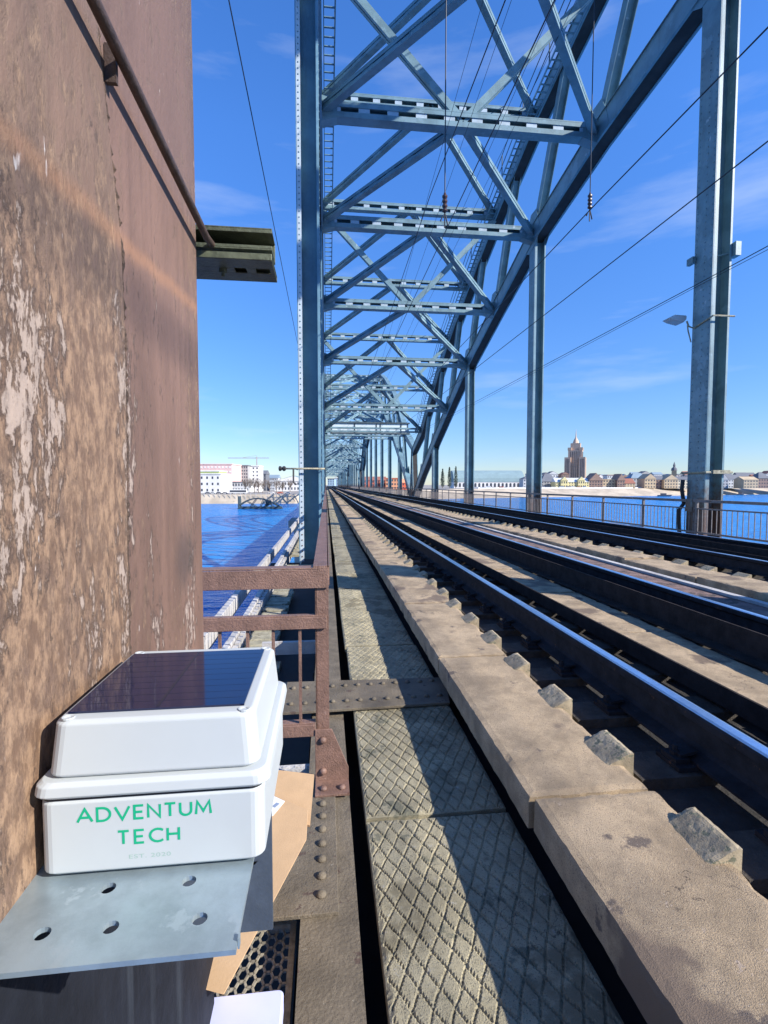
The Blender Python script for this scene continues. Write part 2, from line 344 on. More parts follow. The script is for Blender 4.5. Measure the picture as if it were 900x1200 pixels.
def hpost(mb, x0, x1, y0, y1, z0, z1):
    """H section: flanges in the truss faces, web across, angle legs on the flange edges"""
    mb.box(x0, x0+.018, y0, y1, z0, z1); mb.box(x1-.018, x1, y0, y1, z0, z1)
    mb.box(x0+.018, x1-.018, (y0+y1)/2-.008, (y0+y1)/2+.008, z0, z1)
    for ya, yb in ((y0-.003, y0+.01), (y1-.01, y1+.003)):
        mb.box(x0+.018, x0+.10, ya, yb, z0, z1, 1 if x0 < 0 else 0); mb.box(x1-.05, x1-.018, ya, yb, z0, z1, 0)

def rivet_mb(r=.016, h=.011, n=8, axis=(0, 0, 1)):
    m_ = MB(); m_.lathe((0, 0, 0), axis, [(r, 0), (r*.94, h*.35), (r*.7, h*.75), (r*.3, h)], n); return m_

span_labels = ['blue steel arch truss span standing over the near tracks with one rusty column',
               'second arch truss span along the tracks, beyond the pale portal panel',
               'third arch truss span, seen through the second one',
               'fourth arch truss span, small at the end of the rails',
               'farthest arch truss span, closest to the shore where the rails vanish']
for si in range(5):
    yc = YC+si*8*PANEL*2; zs = 1.0 if si == 0 else 1.12
    Yk = lambda k_: yc+PANEL*k_
    z1 = lambda k_: ZC1[abs(k_)]*(zs if ZC1[abs(k_)] > 0 else 1); z2 = lambda k_: ZC2[abs(k_)]*zs
    root = thing('truss_span', span_labels[si], 'bridge truss', (4.25, yc, DECK), group='arch spans of the railway bridge')
    for x0, x1 in ((XL0, XL1), (XR0, XR1)):
        m_ = MB(); chord(m_, [(Yk(k_)+(-.6 if k_ == 8 else .6 if k_ == -8 else 0), z1(k_)) for k_ in range(-8, 9)], x0, x1, .72)
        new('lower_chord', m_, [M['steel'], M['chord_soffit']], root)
        m_ = MB(); chord(m_, [(Yk(-8)+.7, -1.3)]+[(Yk(k_), z2(k_)) for k_ in range(-8, 9)]+[(Yk(8)-.7, -1.3)], x0, x1, .72)
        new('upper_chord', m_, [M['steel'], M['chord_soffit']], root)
        for k_ in range(-6, 7, 2):
            if si == 0 and k_ == -2 and x0 < 0: continue
            m_ = MB(); hpost(m_, x0, x1, Yk(k_)-.3, Yk(k_)+.27, -1.6 if x0 < 0 else -1.25, z1(k_)-.25)
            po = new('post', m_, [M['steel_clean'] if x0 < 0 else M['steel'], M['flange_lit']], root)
            if si == 0 and x0 < 0 and k_ == 0:
                m_ = MB(); rv = rivet_mb(.017, .012, 6, (0, -1, 0))
                z = -1.5
                while z < 11:
                    for X_ in (x0+.06,): m_.add([(X_+a, Yk(k_)-.303+b_, z+c_) for a, b_, c_ in rv.v], rv.f)
                    z += .115
                z = -1.45
                while z < 9:
                    for yy in (Yk(k_)-.25, Yk(k_)+.2): m_.add([(x1-c_*-1, yy+b_, z+a) for a, b_, c_ in rivet_mb(.015, .01, 6).v], rivet_mb(.015, .01, 6).f)
                    z += .16
                new('rivet', m_, M['steel'], po, kind='stuff')
        if si == 0 and x0 > 0:
            m_ = MB(); rv = rivet_mb(.017, .013, 6, (-1, 0, 0))
            for k_ in (0, 2):
                z = -1.1
                while z < 10:
                    for yy in (Yk(k_)-.24, Yk(k_)-.05, Yk(k_)+.21): m_.add([(x0-.001+a, yy+b_, z+c_) for a, b_, c_ in rv.v], rv.f)
                    z += .15
            new('rivet', m_, M['steel'], root, kind='stuff')
        for k_ in range(-7, 8):
            # leaning web member between the two chords
            kk = k_-.5 if k_ > 0 else k_+.5 if k_ < 0 else 0
            ka = int(math.floor(kk)); fz = z2(ka)+(z2(min(8, ka+1))-z2(ka))*(kk-ka)
            m_ = MB(); c_ = (x0+x1)/2
            for e in (-1, 1): m_.bar((c_+e*.15, Yk(k_), z1(k_)+.2), (c_+e*.15, yc+PANEL*kk, fz-.2), .02, .34, (0, 1, 0))
            m_.bar((c_, Yk(k_), z1(k_)+.2), (c_, yc+PANEL*kk, fz-.2), .28, .015, (0, 1, 0))
            new('web_member', m_, M['steel'], root)
            # gusset plates
            m_ = MB()
            for xx in (x0-.012, x1+.001):
                a = z1(k_); sl = (z1(min(8, k_+1))-z1(max(-8, k_-1)))/9.8; pts = [(xx, Yk(k_)-.8, a-.30-sl*.8), (xx, Yk(k_)-.3, a-(.62 if k_ % 2 == 0 else .34)-sl*.3), (xx, Yk(k_)+.3, a-(.62 if k_ % 2 == 0 else .34)+sl*.3), (xx, Yk(k_)+.8, a-.30+sl*.8), (xx, Yk(k_)+.55, a+.25), (xx, Yk(k_)+.15, a+.85), (xx, Yk(k_)-.35, a+.85), (xx, Yk(k_)-.6, a+.4)]
                m_.prism(pts, (.011, 0, 0))
            new('gusset_plate', m_, M['steel'], root)
    det = si == 0
    for k_ in range(-7, 8):
        if si == 0 and k_ < -4: continue
        low_ok = abs(k_) <= 5
        a = Vector((XL1, Yk(k_), z1(k_))); b_ = Vector((XR0, Yk(k_), z1(k_)))
        m_ = MB(); laced(m_, a, b_, .42, .36, .035, (0, 0, 1), .95, .34, True, .3)
        for c_, s_ in ((a, 1), (b_, -1)): m_.prism([(c_.x, c_.y-.17, c_.z-.38), (c_.x+s_*.5, c_.y-.17, c_.z-.24), (c_.x+s_*.5, c_.y-.17, c_.z+.24), (c_.x, c_.y-.17, c_.z+.38)], (0, .34, 0))
        if low_ok: new('cross_strut', m_, [M['steel'], M['steel_sunlit']], root)
        a2 = Vector((XL1, Yk(k_), z2(k_))); b2 = Vector((XR0, Yk(k_), z2(k_)))
        m_ = MB(); laced(m_, a2, b2, .40, .30, .03, (0, 0, 1), .95, .28)
        new('upper_strut', m_, [M['steel'], M['steel_sunlit']], root)
        mid1 = (a+b_)/2; mid2 = (a2+b2)/2
        for (mm, zf, nm) in ((mid1, z1, 'lower_lateral'), (mid2, z2, 'upper_lateral')):
            kn = k_+1 if k_ >= 0 else k_-1
            if (nm == 'lower_lateral' and abs(kn) > 5) or abs(kn) > 7: continue
            for X_ in (XL1, XR0):
                e_ = Vector((X_, Yk(kn), zf(kn) if abs(kn) < 8 else zf(kn)))
                m_ = MB(); laced(m_, mm, e_, .22, .22, .03, (0, 0, 1), .9, .4, True, .34, 0)
                new(nm, m_, [M['steel'], M['steel_sunlit']], root)
                if nm == 'lower_lateral' and abs(k_) >= 1:
                    pass
        # laterals running back from the strut ends to the next middle
        if abs(k_) < 5:
            kn = k_+1 if k_ >= 0 else k_-1
            mm = Vector((4.25, Yk(kn), z1(kn)))
            if kn % 2:
                for X_ in (XL1, XR0):
                    m_ = MB(); laced(m_, mm, (X_, Yk(kn), z2(kn)-.3), .22, .22, .028, (0, 1, 0), .9, .4, True, .34, 0)
                    new('sway_member', m_, [M['steel'], M['steel_sunlit']], root)
            mmid = Vector((4.25, Yk(k_), z1(k_)))
    # inspection ladder with handrails along the upper chords
    if si < 2:
        for s_, xa, xb in ((1, .02, .40), (-1, 8.12, 8.50)):
            ks = [k_ for k_ in range(-2 if si == 0 else -7, 8)]
            pts = [(Yk(k_), z2(k_)-.30) for k_ in ks]
            lad = MB(); rg = MB(); hr = MB()
            for (ya, za), (yb, zb) in zip(pts, pts[1:]):
                for xx in (xa, xb): lad.bar((xx, ya, za), (xx, yb, zb), .03, .09)
                ln = math.hypot(yb-ya, zb-za); n_ = int(ln/.3)
                for i in range(n_):
                    t_ = (i+.5)/n_; y_ = ya+(yb-ya)*t_; z_ = za+(zb-za)*t_
                    rg.box(xa, xb, y_-.03, y_+.03, z_-.012, z_+.012)
                hx = xb if s_ > 0 else xa
                for hh in (.5, 1.0): hr.bar((hx, ya, za+hh), (hx, yb, zb+hh), .025, .025)
                for t_ in (0, .5): hr.bar((hx, ya+(yb-ya)*t_, za+(zb-za)*t_), (hx, ya+(yb-ya)*t_, za+(zb-za)*t_+1.0), .035, .035, (0, 1, 0))
            lo = new('inspection_ladder', lad, M['steel'], root)
            new('rung', rg, M['steel'], lo, kind='stuff'); new('handrail', hr, M['steel_dark'], lo)
    if si == 1:
        m_ = MB(); y_ = Yk(-8)+.9; m_.box(.6, 8.3, y_, y_+.12, 5.25, 6.15)
        new('portal_panel', m_, M['portal'], root)
        m_ = MB()
        for x_ in (.6, 2.9, 5.1, 5.5, 7.6, 8.3): m_.box(x_-.06, x_+.06, y_-.03, y_-.002, 5.2, 6.2)
        m_.box(.5, 8.5, y_-.12, y_+.2, 6.16, 6.3); m_.box(.5, 8.5, y_-.12, y_+.2, 5.1, 5.24)
        new('portal_frame', m_, M['steel_dark'], root)
    if si == 0:
        # the rusty column beside the camera
        X = -.25; yn, ys, yf = .20, .665, 1.05
        m_ = MB(); m_.box(X-.50, X-.012, yn, yf-.01, -1.9, 3.6)
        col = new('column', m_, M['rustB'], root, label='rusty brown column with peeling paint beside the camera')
        # weld seam leans a little, as the plates do
        seam = lambda z_: .668+(-.06 if z_ > .3 else 0)*min(1, (z_-.3)/.3)+.006*math.sin(z_*9)
        def plate(ya, yb, x_, name, mt):
            m__ = MB(); nz = 60; zz = [-1.9+5.5*i/nz for i in range(nz+1)]
            vs_ = []
            for z_ in zz:
                a_ = ya(z_) if callable(ya) else ya; b__ = yb(z_) if callable(yb) else yb
                vs_ += [(x_-.010, a_, z_), (x_, a_, z_), (x_, b__, z_), (x_-.010, b__, z_)]
            fs_ = [(0,1,2,3), tuple(4*nz+j for j in range(4))[::-1]]
            for i in range(nz):
                for j in range(4): fs_.append((4*i+j, 4*i+4+j, 4*i+4+(j+1)%4, 4*i+(j+1)%4))
            m__.add(vs_, fs_); return new(name, m__, mt, col, bevel=.0015)
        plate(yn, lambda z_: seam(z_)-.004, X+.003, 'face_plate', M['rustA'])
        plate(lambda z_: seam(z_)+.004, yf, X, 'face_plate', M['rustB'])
        m_ = MB(); rr = random.Random(5); z_ = -1.0; pts = []; rad = []
        while z_ < 1.2:
            pts.append((X-.003, seam(z_)+rr.uniform(-.0018, .0018), z_)); rad.append(rr.uniform(.0038, .0078)); z_ += .0055
        m_.tube(pts, rad, 6); new('weld_seam', m_, M['weld'], col, smooth=True)

# ------------------------------------------------------------------ deck under everything
dk = MB()
dk.box(-.02, .16, 1.2, 460, -1.75, -1.50); dk.box(-.02, .16, -35, 1.2, -1.75, -1.50); dk.box(.16, 8.55, -35, 460, -1.75, -1.34)
new('track_deck', dk, M['dark_under'], kind='structure')
bed = MB()
for xa, xb in ((1.0, 3.5), (4.6, 7.35)): bed.box(xa, xb, -35, 460, -1.339, -1.16)
bd = new('track_bed', bed, M['bed'], kind='structure')
# main girder below the left truss, edge girder flange
eg = thing('edge_girder', 'dirty olive riveted steel girder running along the left edge of the walkway', 'girder', (0, 1, -1.27))
m_ = MB(); m_.box(-.082, .088, -2, 120, -1.295, -1.275); m_.box(-.03, .0, -2, 120, -2.6, -1.296)
new('top_flange', m_, M['girder'], eg)
m_ = MB(); m_.box(-.30, .030, 1.43, 2.06, -1.2745, -1.262); sp = new('splice_plate', m_, M['girder'], eg, bevel=.002)
rvm = mesh(rivet_mb(.0165, .014, 12), 'rivet', M['girder'], smooth=True)
for i in range(7): inst('rivet', rvm, (-.022, 1.497+.074*i, -1.262), sp)
for i in range(4): inst('rivet', rvm, (-.235+.0, 1.5+.12*i, -1.262), sp)
for j in range(40):
    pass
m_ = MB(); m_.prism([(-.40, 2.70, -1.245), (.69, 2.73, -1.245), (.75, 3.10, -1.245), (-.40, 3.14, -1.245)], (0, 0, .014))
cp = new('cross_plate', m_, M['girder'], eg, bevel=.002)
for r_ in (2.80, 3.02):
    for i in range(14): inst('rivet', rvm, (-.36+.078*i, r_+.002*i, -1.231), cp)
# main lower girder
m_ = MB(); m_.box(-.56, -.12, 1.3, 430, -3.3, -1.75)
for y_ in range(0, 60): m_.box(-.12, -.04, 1.8+y_*2.45, 1.84+y_*2.45, -3.2, -1.6)
m_.box(-1.25, -.6, 9.8, 11.6, -3.0, -1.78)
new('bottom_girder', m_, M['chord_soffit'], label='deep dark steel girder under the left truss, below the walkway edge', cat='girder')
m_ = MB()
for p_ in range(1, 6):
    y_ = YC+(2*p_-1)*8*PANEL; m_.box(-3, 12, y_-2.2, y_+2.2, -16, -3.4); m_.box(-3.5, 12.5, y_-2.6, y_+2.6, -4.4, -3.9)
M['stone'] = mat('grey_pier_stone', (.30, .28, .25), .9, 0, .2, .6, .6, 3)
for p_ in range(1, 6):
    y_ = YC+(2*p_-1)*8*PANEL
    m_ = MB(); m_.box(-3, 12, y_-2.2, y_+2.2, -16, -4.4); m_.box(-3.5, 12.5, y_-2.6, y_+2.6, -4.39, -3.4)
    new('bridge_pier', m_, M['stone'], label='grey stone bridge pier number %s below the joint of two spans' % ['one','two','three','four','five'][p_-1], cat='pier', group='stone piers under the bridge')

# ------------------------------------------------------------------ walkway plates
wk = MB(); wk.box(.17, .69, -2, 430, -1.338, -1.31)
walk = new('walkway', wk, M['dark_under'], kind='structure')
def relief_plate(ln, wd, step, groove=True):
    """cast plate whose top carries raised diamonds"""
    m__ = MB(); nx = int(wd/step); ny = int(ln/step); rr = random.Random(11); hs_ = {}
    import mathutils
    for j in range(ny+1):
        for i in range(nx+1):
            x_ = wd*i/nx; y_ = ln*j/ny
            e = min(x_, wd-x_, y_, ln-y_)
            wob = .0022*mathutils.noise.noise(Vector((x_*14, y_*14, 1)))
            a_ = (x_*1.15+y_*.62+wob*3); b_ = (x_*1.15-y_*.62+wob*3); P_ = .062
            g1 = abs((a_/P_) % 1-.5)*P_; g2 = abs((b_/P_) % 1-.5)*P_
            g = min(g1, g2); dep = -.009*max(0, 1-g/.0048) if groove and e > .006 else 0
            z_ = dep+.0011*mathutils.noise.noise(Vector((x_*45, y_*45, 3)))+.003*mathutils.noise.noise(Vector((x_*9, y_*9, 5)))
            if e < .012: z_ -= .006*(1-e/.012)+.003*abs(mathutils.noise.noise(Vector((x_*60, y_*60, 8))))
            m__.v.append((x_, y_, z_))
    m__.f = [(j*(nx+1)+i, j*(nx+1)+i+1, (j+1)*(nx+1)+i+1, (j+1)*(nx+1)+i) for j in range(ny) for i in range(nx)]
    k0 = len(m__.v); W_ = nx+1
    rim = [i for i in range(W_)]+[j*W_+nx for j in range(1, ny+1)]+[ny*W_+i for i in range(nx-1, -1, -1)]+[j*W_ for j in range(ny-1, 0, -1)]
    for r_ in rim: m__.v.append((m__.v[r_][0], m__.v[r_][1], -.055))
    for q in range(len(rim)): m__.f.append((rim[q], rim[(q+1) % len(rim)], k0+(q+1) % len(rim), k0+q))
    m__.mi = [0]*len(m__.f); return m__
fine = mesh(relief_plate(.94, .545, .0048), 'walkway_plate', M['plate'])
mid_ = mesh(relief_plate(1.06, .545, .012), 'walkway_plate', M['plate'])
coarse = mesh(relief_plate(1.06, .545, .06, False), 'walkway_plate', M['plate'])
yy = -.10; i = 0; R4 = random.Random(4)
joints = [-.10, .86, 1.82, 2.78, 3.86, 4.96, 6.06, 7.15, 8.25]
while len(joints) < 110: joints.append(joints[-1]+1.08)
for i in range(len(joints)-1):
    ya = joints[i]; me_ = fine if i < 3 else mid_ if i < 7 else coarse
    dx = R4.uniform(-.006, .006)
    inst('walkway_plate', me_, (.142+dx, ya+.008, -1.25+R4.uniform(-.004, .004)-(.006 if i % 2 else 0)), walk, rot=(R4.uniform(-.003, .003), R4.uniform(-.006, .006), R4.uniform(-.006, .006)))

# ------------------------------------------------------------------ concrete slab rows
import mathutils
def slab_mesh(x0, x1, ln, th, seed, step=.025):
    m__ = MB(); w_ = x1-x0; nx = max(2, int(w_/step)); ny = int(ln/step); V3 = Vector
    nz = 5
    def P_(x_, y_, z_):
        e = min(x_, w_-x_); ey = min(y_, ln-y_)
        nn = mathutils.noise.noise(V3((x_*7+seed, y_*7, z_*7))); n2 = mathutils.noise.noise(V3((x_*38+seed, y_*38, z_*38)))
        top = 1 if z_ > -.001 else 0
        zz = z_+(.003*nn+.0012*n2 if top else 0)
        rim = max(0, 1-min(e, ey)/.02)
        if top: zz -= rim*(.005+.010*max(0, mathutils.noise.noise(V3((y_*11+seed, x_*11, 2)))))
        s_ = .005*nn+.003*n2
        xx = x_+(s_ if e < 1e-6 else 0)*(1 if x_ < w_/2 else 1)
        if e < 1e-6 and x_ > w_/2: xx -= .012*max(0, mathutils.noise.noise(V3((y_*9+seed, 7, 1))))*2
        yy_ = y_+(.004*n2 if ey < 1e-6 else 0)
        return (x0+xx, yy_, zz)
    for j in range(ny+1):
        for i_ in range(nx+1): m__.v.append(P_(w_*i_/nx, ln*j/ny, 0))
    for j in range(ny):
        for i_ in range(nx): m__.f.append((j*(nx+1)+i_, j*(nx+1)+i_+1, (j+1)*(nx+1)+i_+1, (j+1)*(nx+1)+i_))
    W_ = nx+1
    rim_ = [i_ for i_ in range(W_)]+[j*W_+nx for j in range(1, ny+1)]+[ny*W_+i_ for i_ in range(nx-1, -1, -1)]+[j*W_ for j in range(ny-1, 0, -1)]
    prev = rim_
    for lv in range(1, nz+1):
        k0 = len(m__.v); z_ = -th*lv/nz
        for r_ in rim_:
            b_ = m__.v[r_]; n2 = mathutils.noise.noise(V3((b_[0]*20, b_[1]*20+seed, z_*30)))
            off_ = .004+.003*n2
            sx_ = -off_ if abs(b_[0]-x0) < .02 else off_ if abs(b_[0]-x1) < .03 else 0
            m__.v.append((b_[0]+sx_, b_[1], z_))
        cur = list(range(k0, k0+len(rim_)))
        for q in range(len(rim_)): m__.f.append((prev[q], prev[(q+1) % len(rim_)], cur[(q+1) % len(rim_)], cur[q]))
        prev = cur
    m__.mi = [0]*len(m__.f); return m__
def slab_row(x0, x1, ztop, th, joints_, name='concrete_slab', near=6, seed=0):
    meshes = [mesh(slab_mesh(x0, x1, 1.375, th, seed+s_), name, M['slab'], smooth=False) for s_ in (1, 5, 9)]
    lo = mesh(slab_mesh(x0, x1, 1.375, th, seed+3, .17), name, M['slab'])
    for i_, ya in enumerate(joints_):
        me_ = meshes[i_ % 3] if i_ < near else lo
        inst(name, me_, (R4.uniform(-.006, .006), ya+.004, ztop+R4.uniform(-.005, .003)), bd, rot=(0, R4.uniform(-.004, .004), R4.uniform(-.003, .003)))
jn = [.22-1.39, .19, 1.58, 2.97]; 
while len(jn) < 85: jn.append(jn[-1]+1.39)
slab_row(.685, 1.112, -1.05, .115, jn[:85], near=5)
j2 = [y_+.5 for y_ in jn]
slab_row(2.06, 2.54, -1.09, .08, j2[:80], near=7, seed=30)
slab_row(4.20, 4.735, -1.05, .125, [y_+.9 for y_ in jn][:80], near=12, seed=60)
slab_row(7.42, 7.80, -1.06, .115, [y_+.3 for y_ in jn][:60], near=0, seed=90)

# ------------------------------------------------------------------ tracks
def rail_profile():
    half = [(.075, 0), (.075, .010), (.018, .028), (.009, .045), (.009, .125), (.034, .142), (.036, .168), (.030, .1765), (.018, .180)]
    return [(-x_, z_) for x_, z_ in half]+[(x_, z_) for x_, z_ in half[::-1]]
def extrude_y(prof, x0, z0, y0, y1, shiny=None):
    m__ = MB(); n_ = len(prof)
    m__.v = [(x0+x_, y0, z0+z_) for x_, z_ in prof]+[(x0+x_, y1, z0+z_) for x_, z_ in prof]
    m__.f = [tuple(range(n_))[::-1], tuple(range(n_, 2*n_))]+[(i_, (i_+1) % n_, n_+(i_+1) % n_, n_+i_) for i_ in range(n_)]
    m__.mi = [0, 0]+[1 if shiny and prof[i_][1] >= shiny and prof[(i_+1) % n_][1] >= shiny else 0 for i_ in range(n_)]
    return m__
def sleeper_mb(x0, x1):
    m__ = MB(); w_ = .19
    prof = [(x0, -1.16), (x0, -1.115), (x1, -1.115), (x1, -1.16)]
    m__.prism([(a, 0, b_) for a, b_ in prof], (0, w_, 0)); return m__
def end_block_mb(x0):
    m__ = MB(); rr = random.Random(2); nx, ny = 8, 14
    def z_(x_):
        t_ = x_/.115
        return -1.058+.048*min(1, t_/.82) if t_ < .82 else -1.010
    for j in range(ny+1):
        for i_ in range(nx+1):
            x_ = .115*i_/nx; y_ = .185*j/ny
            e = min(.115-x_, y_, .185-y_)
            m__.v.append((x0+x_+.002*mathutils.noise.noise(Vector((x_*50, y_*50, 0))), y_+.002*mathutils.noise.noise(Vector((x_*50, y_*50, 9))), z_(x_)+.0015*mathutils.noise.noise(Vector((x_*60, y_*60, 4)))-(.004 if e < .004 else 0)))
    W_ = nx+1
    m__.f = [(j*W_+i_, j*W_+i_+1, (j+1)*W_+i_+1, (j+1)*W_+i_) for j in range(ny) for i_ in range(nx)]
    rim_ = [i_ for i_ in range(W_)]+[j*W_+nx for j in range(1, ny+1)]+[ny*W_+i_ for i_ in range(nx-1, -1, -1)]+[j*W_ for j in range(ny-1, 0, -1)]
    k0 = len(m__.v)
    for r_ in rim_: m__.v.append((m__.v[r_][0], m__.v[r_][1], -1.2))
    for q in range(len(rim_)): m__.f.append((rim_[q], rim_[(q+1) % len(rim_)], k0+(q+1) % len(rim_), k0+q))
    m__.mi = [0]*len(m__.f); return m__
def clip_mb():
    m__ = MB()
    m__.box(-.15, .15, -.07, .07, 0, .018)
    for s_ in (-1, 1):
        m__.box(s_*.115-.03, s_*.115+.03, -.045, .045, .018, .038)
        m__.lathe((s_*.118, 0, .038), (0, 0, 1), [(.019, 0), (.019, .016), (.011, .016), (.010, .038)], 6)
        m__.prism([(s_*.05, -.035, .05), (s_*.05, .035, .05), (s_*.12, .035, .038), (s_*.12, -.035, .038)], (0, 0, .012))
    return m__
clip_me = mesh(clip_mb(), 'rail_fastening', M['rail'])
for ti, (xa, xb, xe, glab, xg) in enumerate(((1.50, 3.02, 1.035, 'near railway track beside the walkway, with two polished rails', (1.93, 2.66)), (5.25, 6.77, 4.66, 'far railway track next to the right-hand railing', (5.68, 6.33)))):
    tr = thing('railway_track', glab, 'railway track', ((xa+xb)/2, 0, -1.1), group='two parallel railway tracks')
    for x_ in (xa, xb):
        new('rail', extrude_y(rail_profile(), x_, -1.095, -30, 440, .175), [M['rail'], M['railtop']], tr)
    for gi, x_ in enumerate(xg):
        s_ = -1 if gi == 0 else 1
        if ti == 0:
            z_ = .10 if gi == 0 else .175
            prof = [(0, .0), (0, z_), (s_*-.014, z_), (s_*-.014, .014), (s_*-.12, .014), (s_*-.12, 0)]
        else: prof = [(0, 0), (0, .15), (.014, .15), (.014, .014), (.1, .014), (.1, 0)]
        new('guard_rail', extrude_y(prof, x_, -1.09, -30, 440), M['guard'], tr)
    sm_ = mesh(MB().box(xa-.32, xb+.32, 0, .19, -1.16, -1.115), 'sleeper', M['sleeper'])
    eb = mesh(end_block_mb(xe), 'end_block', M['block'])
    for i_ in range(0, 200):
        y_ = 1.235-.487+.487*i_-.487
        inst('sleeper', sm_, (0, y_, 0), tr)
        if i_ < 110:
            inst('end_block', eb, (R4.uniform(-.008, .008), y_+R4.uniform(-.008, .008), R4.uniform(-.004, .004)), tr, rot=(0, 0, R4.uniform(-.01, .01)))
        if i_ < 45:
            for x_ in (xa, xb): inst('rail_fastening', clip_me, (x_, y_+.095, -1.114), tr)
    rest = MB()
    for i_ in range(200, 880): rest.box(xa-.32, xb+.32, .26+.487*i_, .45+.487*i_, -1.16, -1.115)
    new('far_sleepers', rest, M['sleeper'], tr, kind='stuff')
# reddish strip between rail 2 and the next slabs
m_ = MB(); m_.box(3.32, 4.19, -5, 200, -1.158, -1.13)
M['strip'] = mat('reddish_gritty_strip', (.20, .13, .11), .95, 0, .35, 6, 1.2, 80, spots=((.08, .06, .05), 5, .55))
new('gritty_strip', m_, M['strip'], bd)
m_ = MB(); m_.box(4.02, 4.10, -5, 200, -1.128, -1.10); new('strip_edge_angle', m_, M['palewood'], bd)
m_ = MB(); m_.box(7.85, 8.40, -5, 430, -1.30, -1.25); new('far_walkway', m_, M['plate'], kind='structure')

# ------------------------------------------------------------------ left railing (brown) and end gate
rl = thing('railing', 'brown steel handrail with riveted foot between the walkway and the left truss', 'railing', (0, 2.1, -1.27))
m_ = MB()
m_.box(-.055, .008, 2.1, 90, -.345, -.338); m_.box(.004, .012, 2.1, 90, -.420, -.338)
new('top_rail', m_, M['brown'], rl)
m_ = MB(); m_.box(-.046, -.006, 2.14, 90, -.60, -.56); new('mid_rail', m_, M['brown'], rl)
m_ = MB(); m_.box(-.046, -.006, 2.14, 90, -1.06, -1.02); new('bottom_rail', m_, M['brown'], rl)
post_me = mesh(MB().box(-.048, .008, 0, .008, -1.28, -.42).box(-.048, -.041, 0, .05, -1.28, -.42), 'railing_post', M['brown'])
for i_ in range(44): inst('railing_post', post_me, (0, 2.104+i_*1.96, 0), rl)
bal = mesh(MB().box(-.030, -.019, -.006, .006, -1.03, -.59), 'baluster', M['brown'])
for i_ in range(1, 250):
    if i_ % 14: inst('baluster', bal, (0, 2.104+i_*.14, 0), rl)
# crosswise part that closes the walkway edge at the column
m_ = MB(); m_.box(-.70, .008, 2.092, 2.099, -.430, -.352); m_.box(-.70, .008, 2.099, 2.165, -.352, -.345)
new('top_rail', m_, M['brown'], rl, bevel=.002)
m_ = MB(); m_.box(-.70, -.0, 2.088, 2.099, -.60, -.55); m_.box(-.70, 0, 2.099, 2.13, -.552, -.545); new('mid_rail', m_, M['brown'], rl, bevel=.002)
m_ = MB(); m_.box(-.70, -.05, 2.088, 2.099, -1.06, -1.01); m_.box(-.70, -.05, 2.099, 2.14, -1.012, -1.006); new('bottom_rail', m_, M['brown'], rl, bevel=.002)
bx = mesh(MB().box(-.006, .006, 2.100, 2.112, -1.01, -.598), 'baluster', M['brown'])
for x_ in (-.66, -.55, -.438, -.326, -.222, -.112): inst('baluster', bx, (x_, 0, 0), rl)
# foot gusset with rivets
m_ = MB(); m_.prism([(-.052, 2.083, -1.262), (.088, 2.083, -1.262), (.088, 2.083, -1.20), (.018, 2.083, -1.03), (-.052, 2.083, -1.03)], (0, .009, 0))
m_.box(-.052, .088, 1.985, 2.092, -1.262, -1.252)
gp = new('foot_plate', m_, M['brown'], rl, bevel=.0015)
rb = mesh(rivet_mb(.0165, .014, 12), 'rivet', M['brown'], smooth=True); rby = mesh(rivet_mb(.016, .014, 12, (0, -1, 0)), 'rivet', M['brown'], smooth=True)
for x_ in (-.018, .058): inst('rivet', rb, (x_, 2.025, -1.252), gp)
for x_, z_ in ((-.02, -1.21), (-.02, -1.075)): inst('rivet', rby, (x_, 2.083, z_), gp)
# grey perforated strip below
m_ = MB(); m_.box(-.50, -.06, 2.25, 2.29, -1.33, -1.29)
for i_ in range(8): m_.box(-.48+i_*.055, -.45+i_*.055, 2.262, 2.278, -1.2895, -1.287)
new('perforated_angle', m_, M['palewood'], label='short pale perforated angle behind the railing foot', cat='bracket')

# ------------------------------------------------------------------ right railing
M['brown2'] = mat('grey_brown_rail_paint', (.19, .165, .155), .6, 0, .25, 9, .3, 60, spots=((.13, .07, .045), 12, .62))
rr_ = thing('railing', 'grey brown river railing with thin balusters along the far right edge', 'railing', (8.45, 8, -1.25))
m_ = MB(); m_.box(8.42, 8.48, -10, 200, -.40, -.34); new('top_rail', m_, M['brown2'], rr_)
m_ = MB(); m_.box(8.437, 8.463, -10, 200, -.56, -.53); new('mid_rail', m_, M['brown2'], rr_)
m_ = MB(); m_.box(8.437, 8.463, -10, 200, -1.11, -1.07); new('bottom_rail', m_, M['brown2'], rr_)
pm = mesh(MB().box(8.425, 8.475, -.03, .03, -1.3, -.40), 'railing_post', M['brown2'])
y_ = 4.76
for i_ in range(60): inst('railing_post', pm, (0, y_+i_*1.96, 0), rr_)
bm_ = mesh(MB().box(8.443, 8.457, -.007, .007, -1.07, -.56), 'baluster', M['brown2'])
for i_ in range(290): inst('baluster', bm_, (0, 5+i_*.14, 0), rr_)
m_ = MB()
for i_ in range(290, 1200): m_.box(8.443, 8.457, 5+i_*.14-.007, 5+i_*.14+.007, -1.07, -.56)
new('far_balusters', m_, M['brown2'], rr_, kind='stuff')
m_ = MB(); m_.box(8.40, 8.419, 10.75, 10.95, -.62, -.33)
for a in (10.79, 10.91):
    for b_ in (-.58, -.5, -.38): m_.lathe((8.40, a, b_), (-1, 0, 0), [(.014, 0), (.01, .01)], 6)
new('splice_plate', m_, M['steel'], rr_)

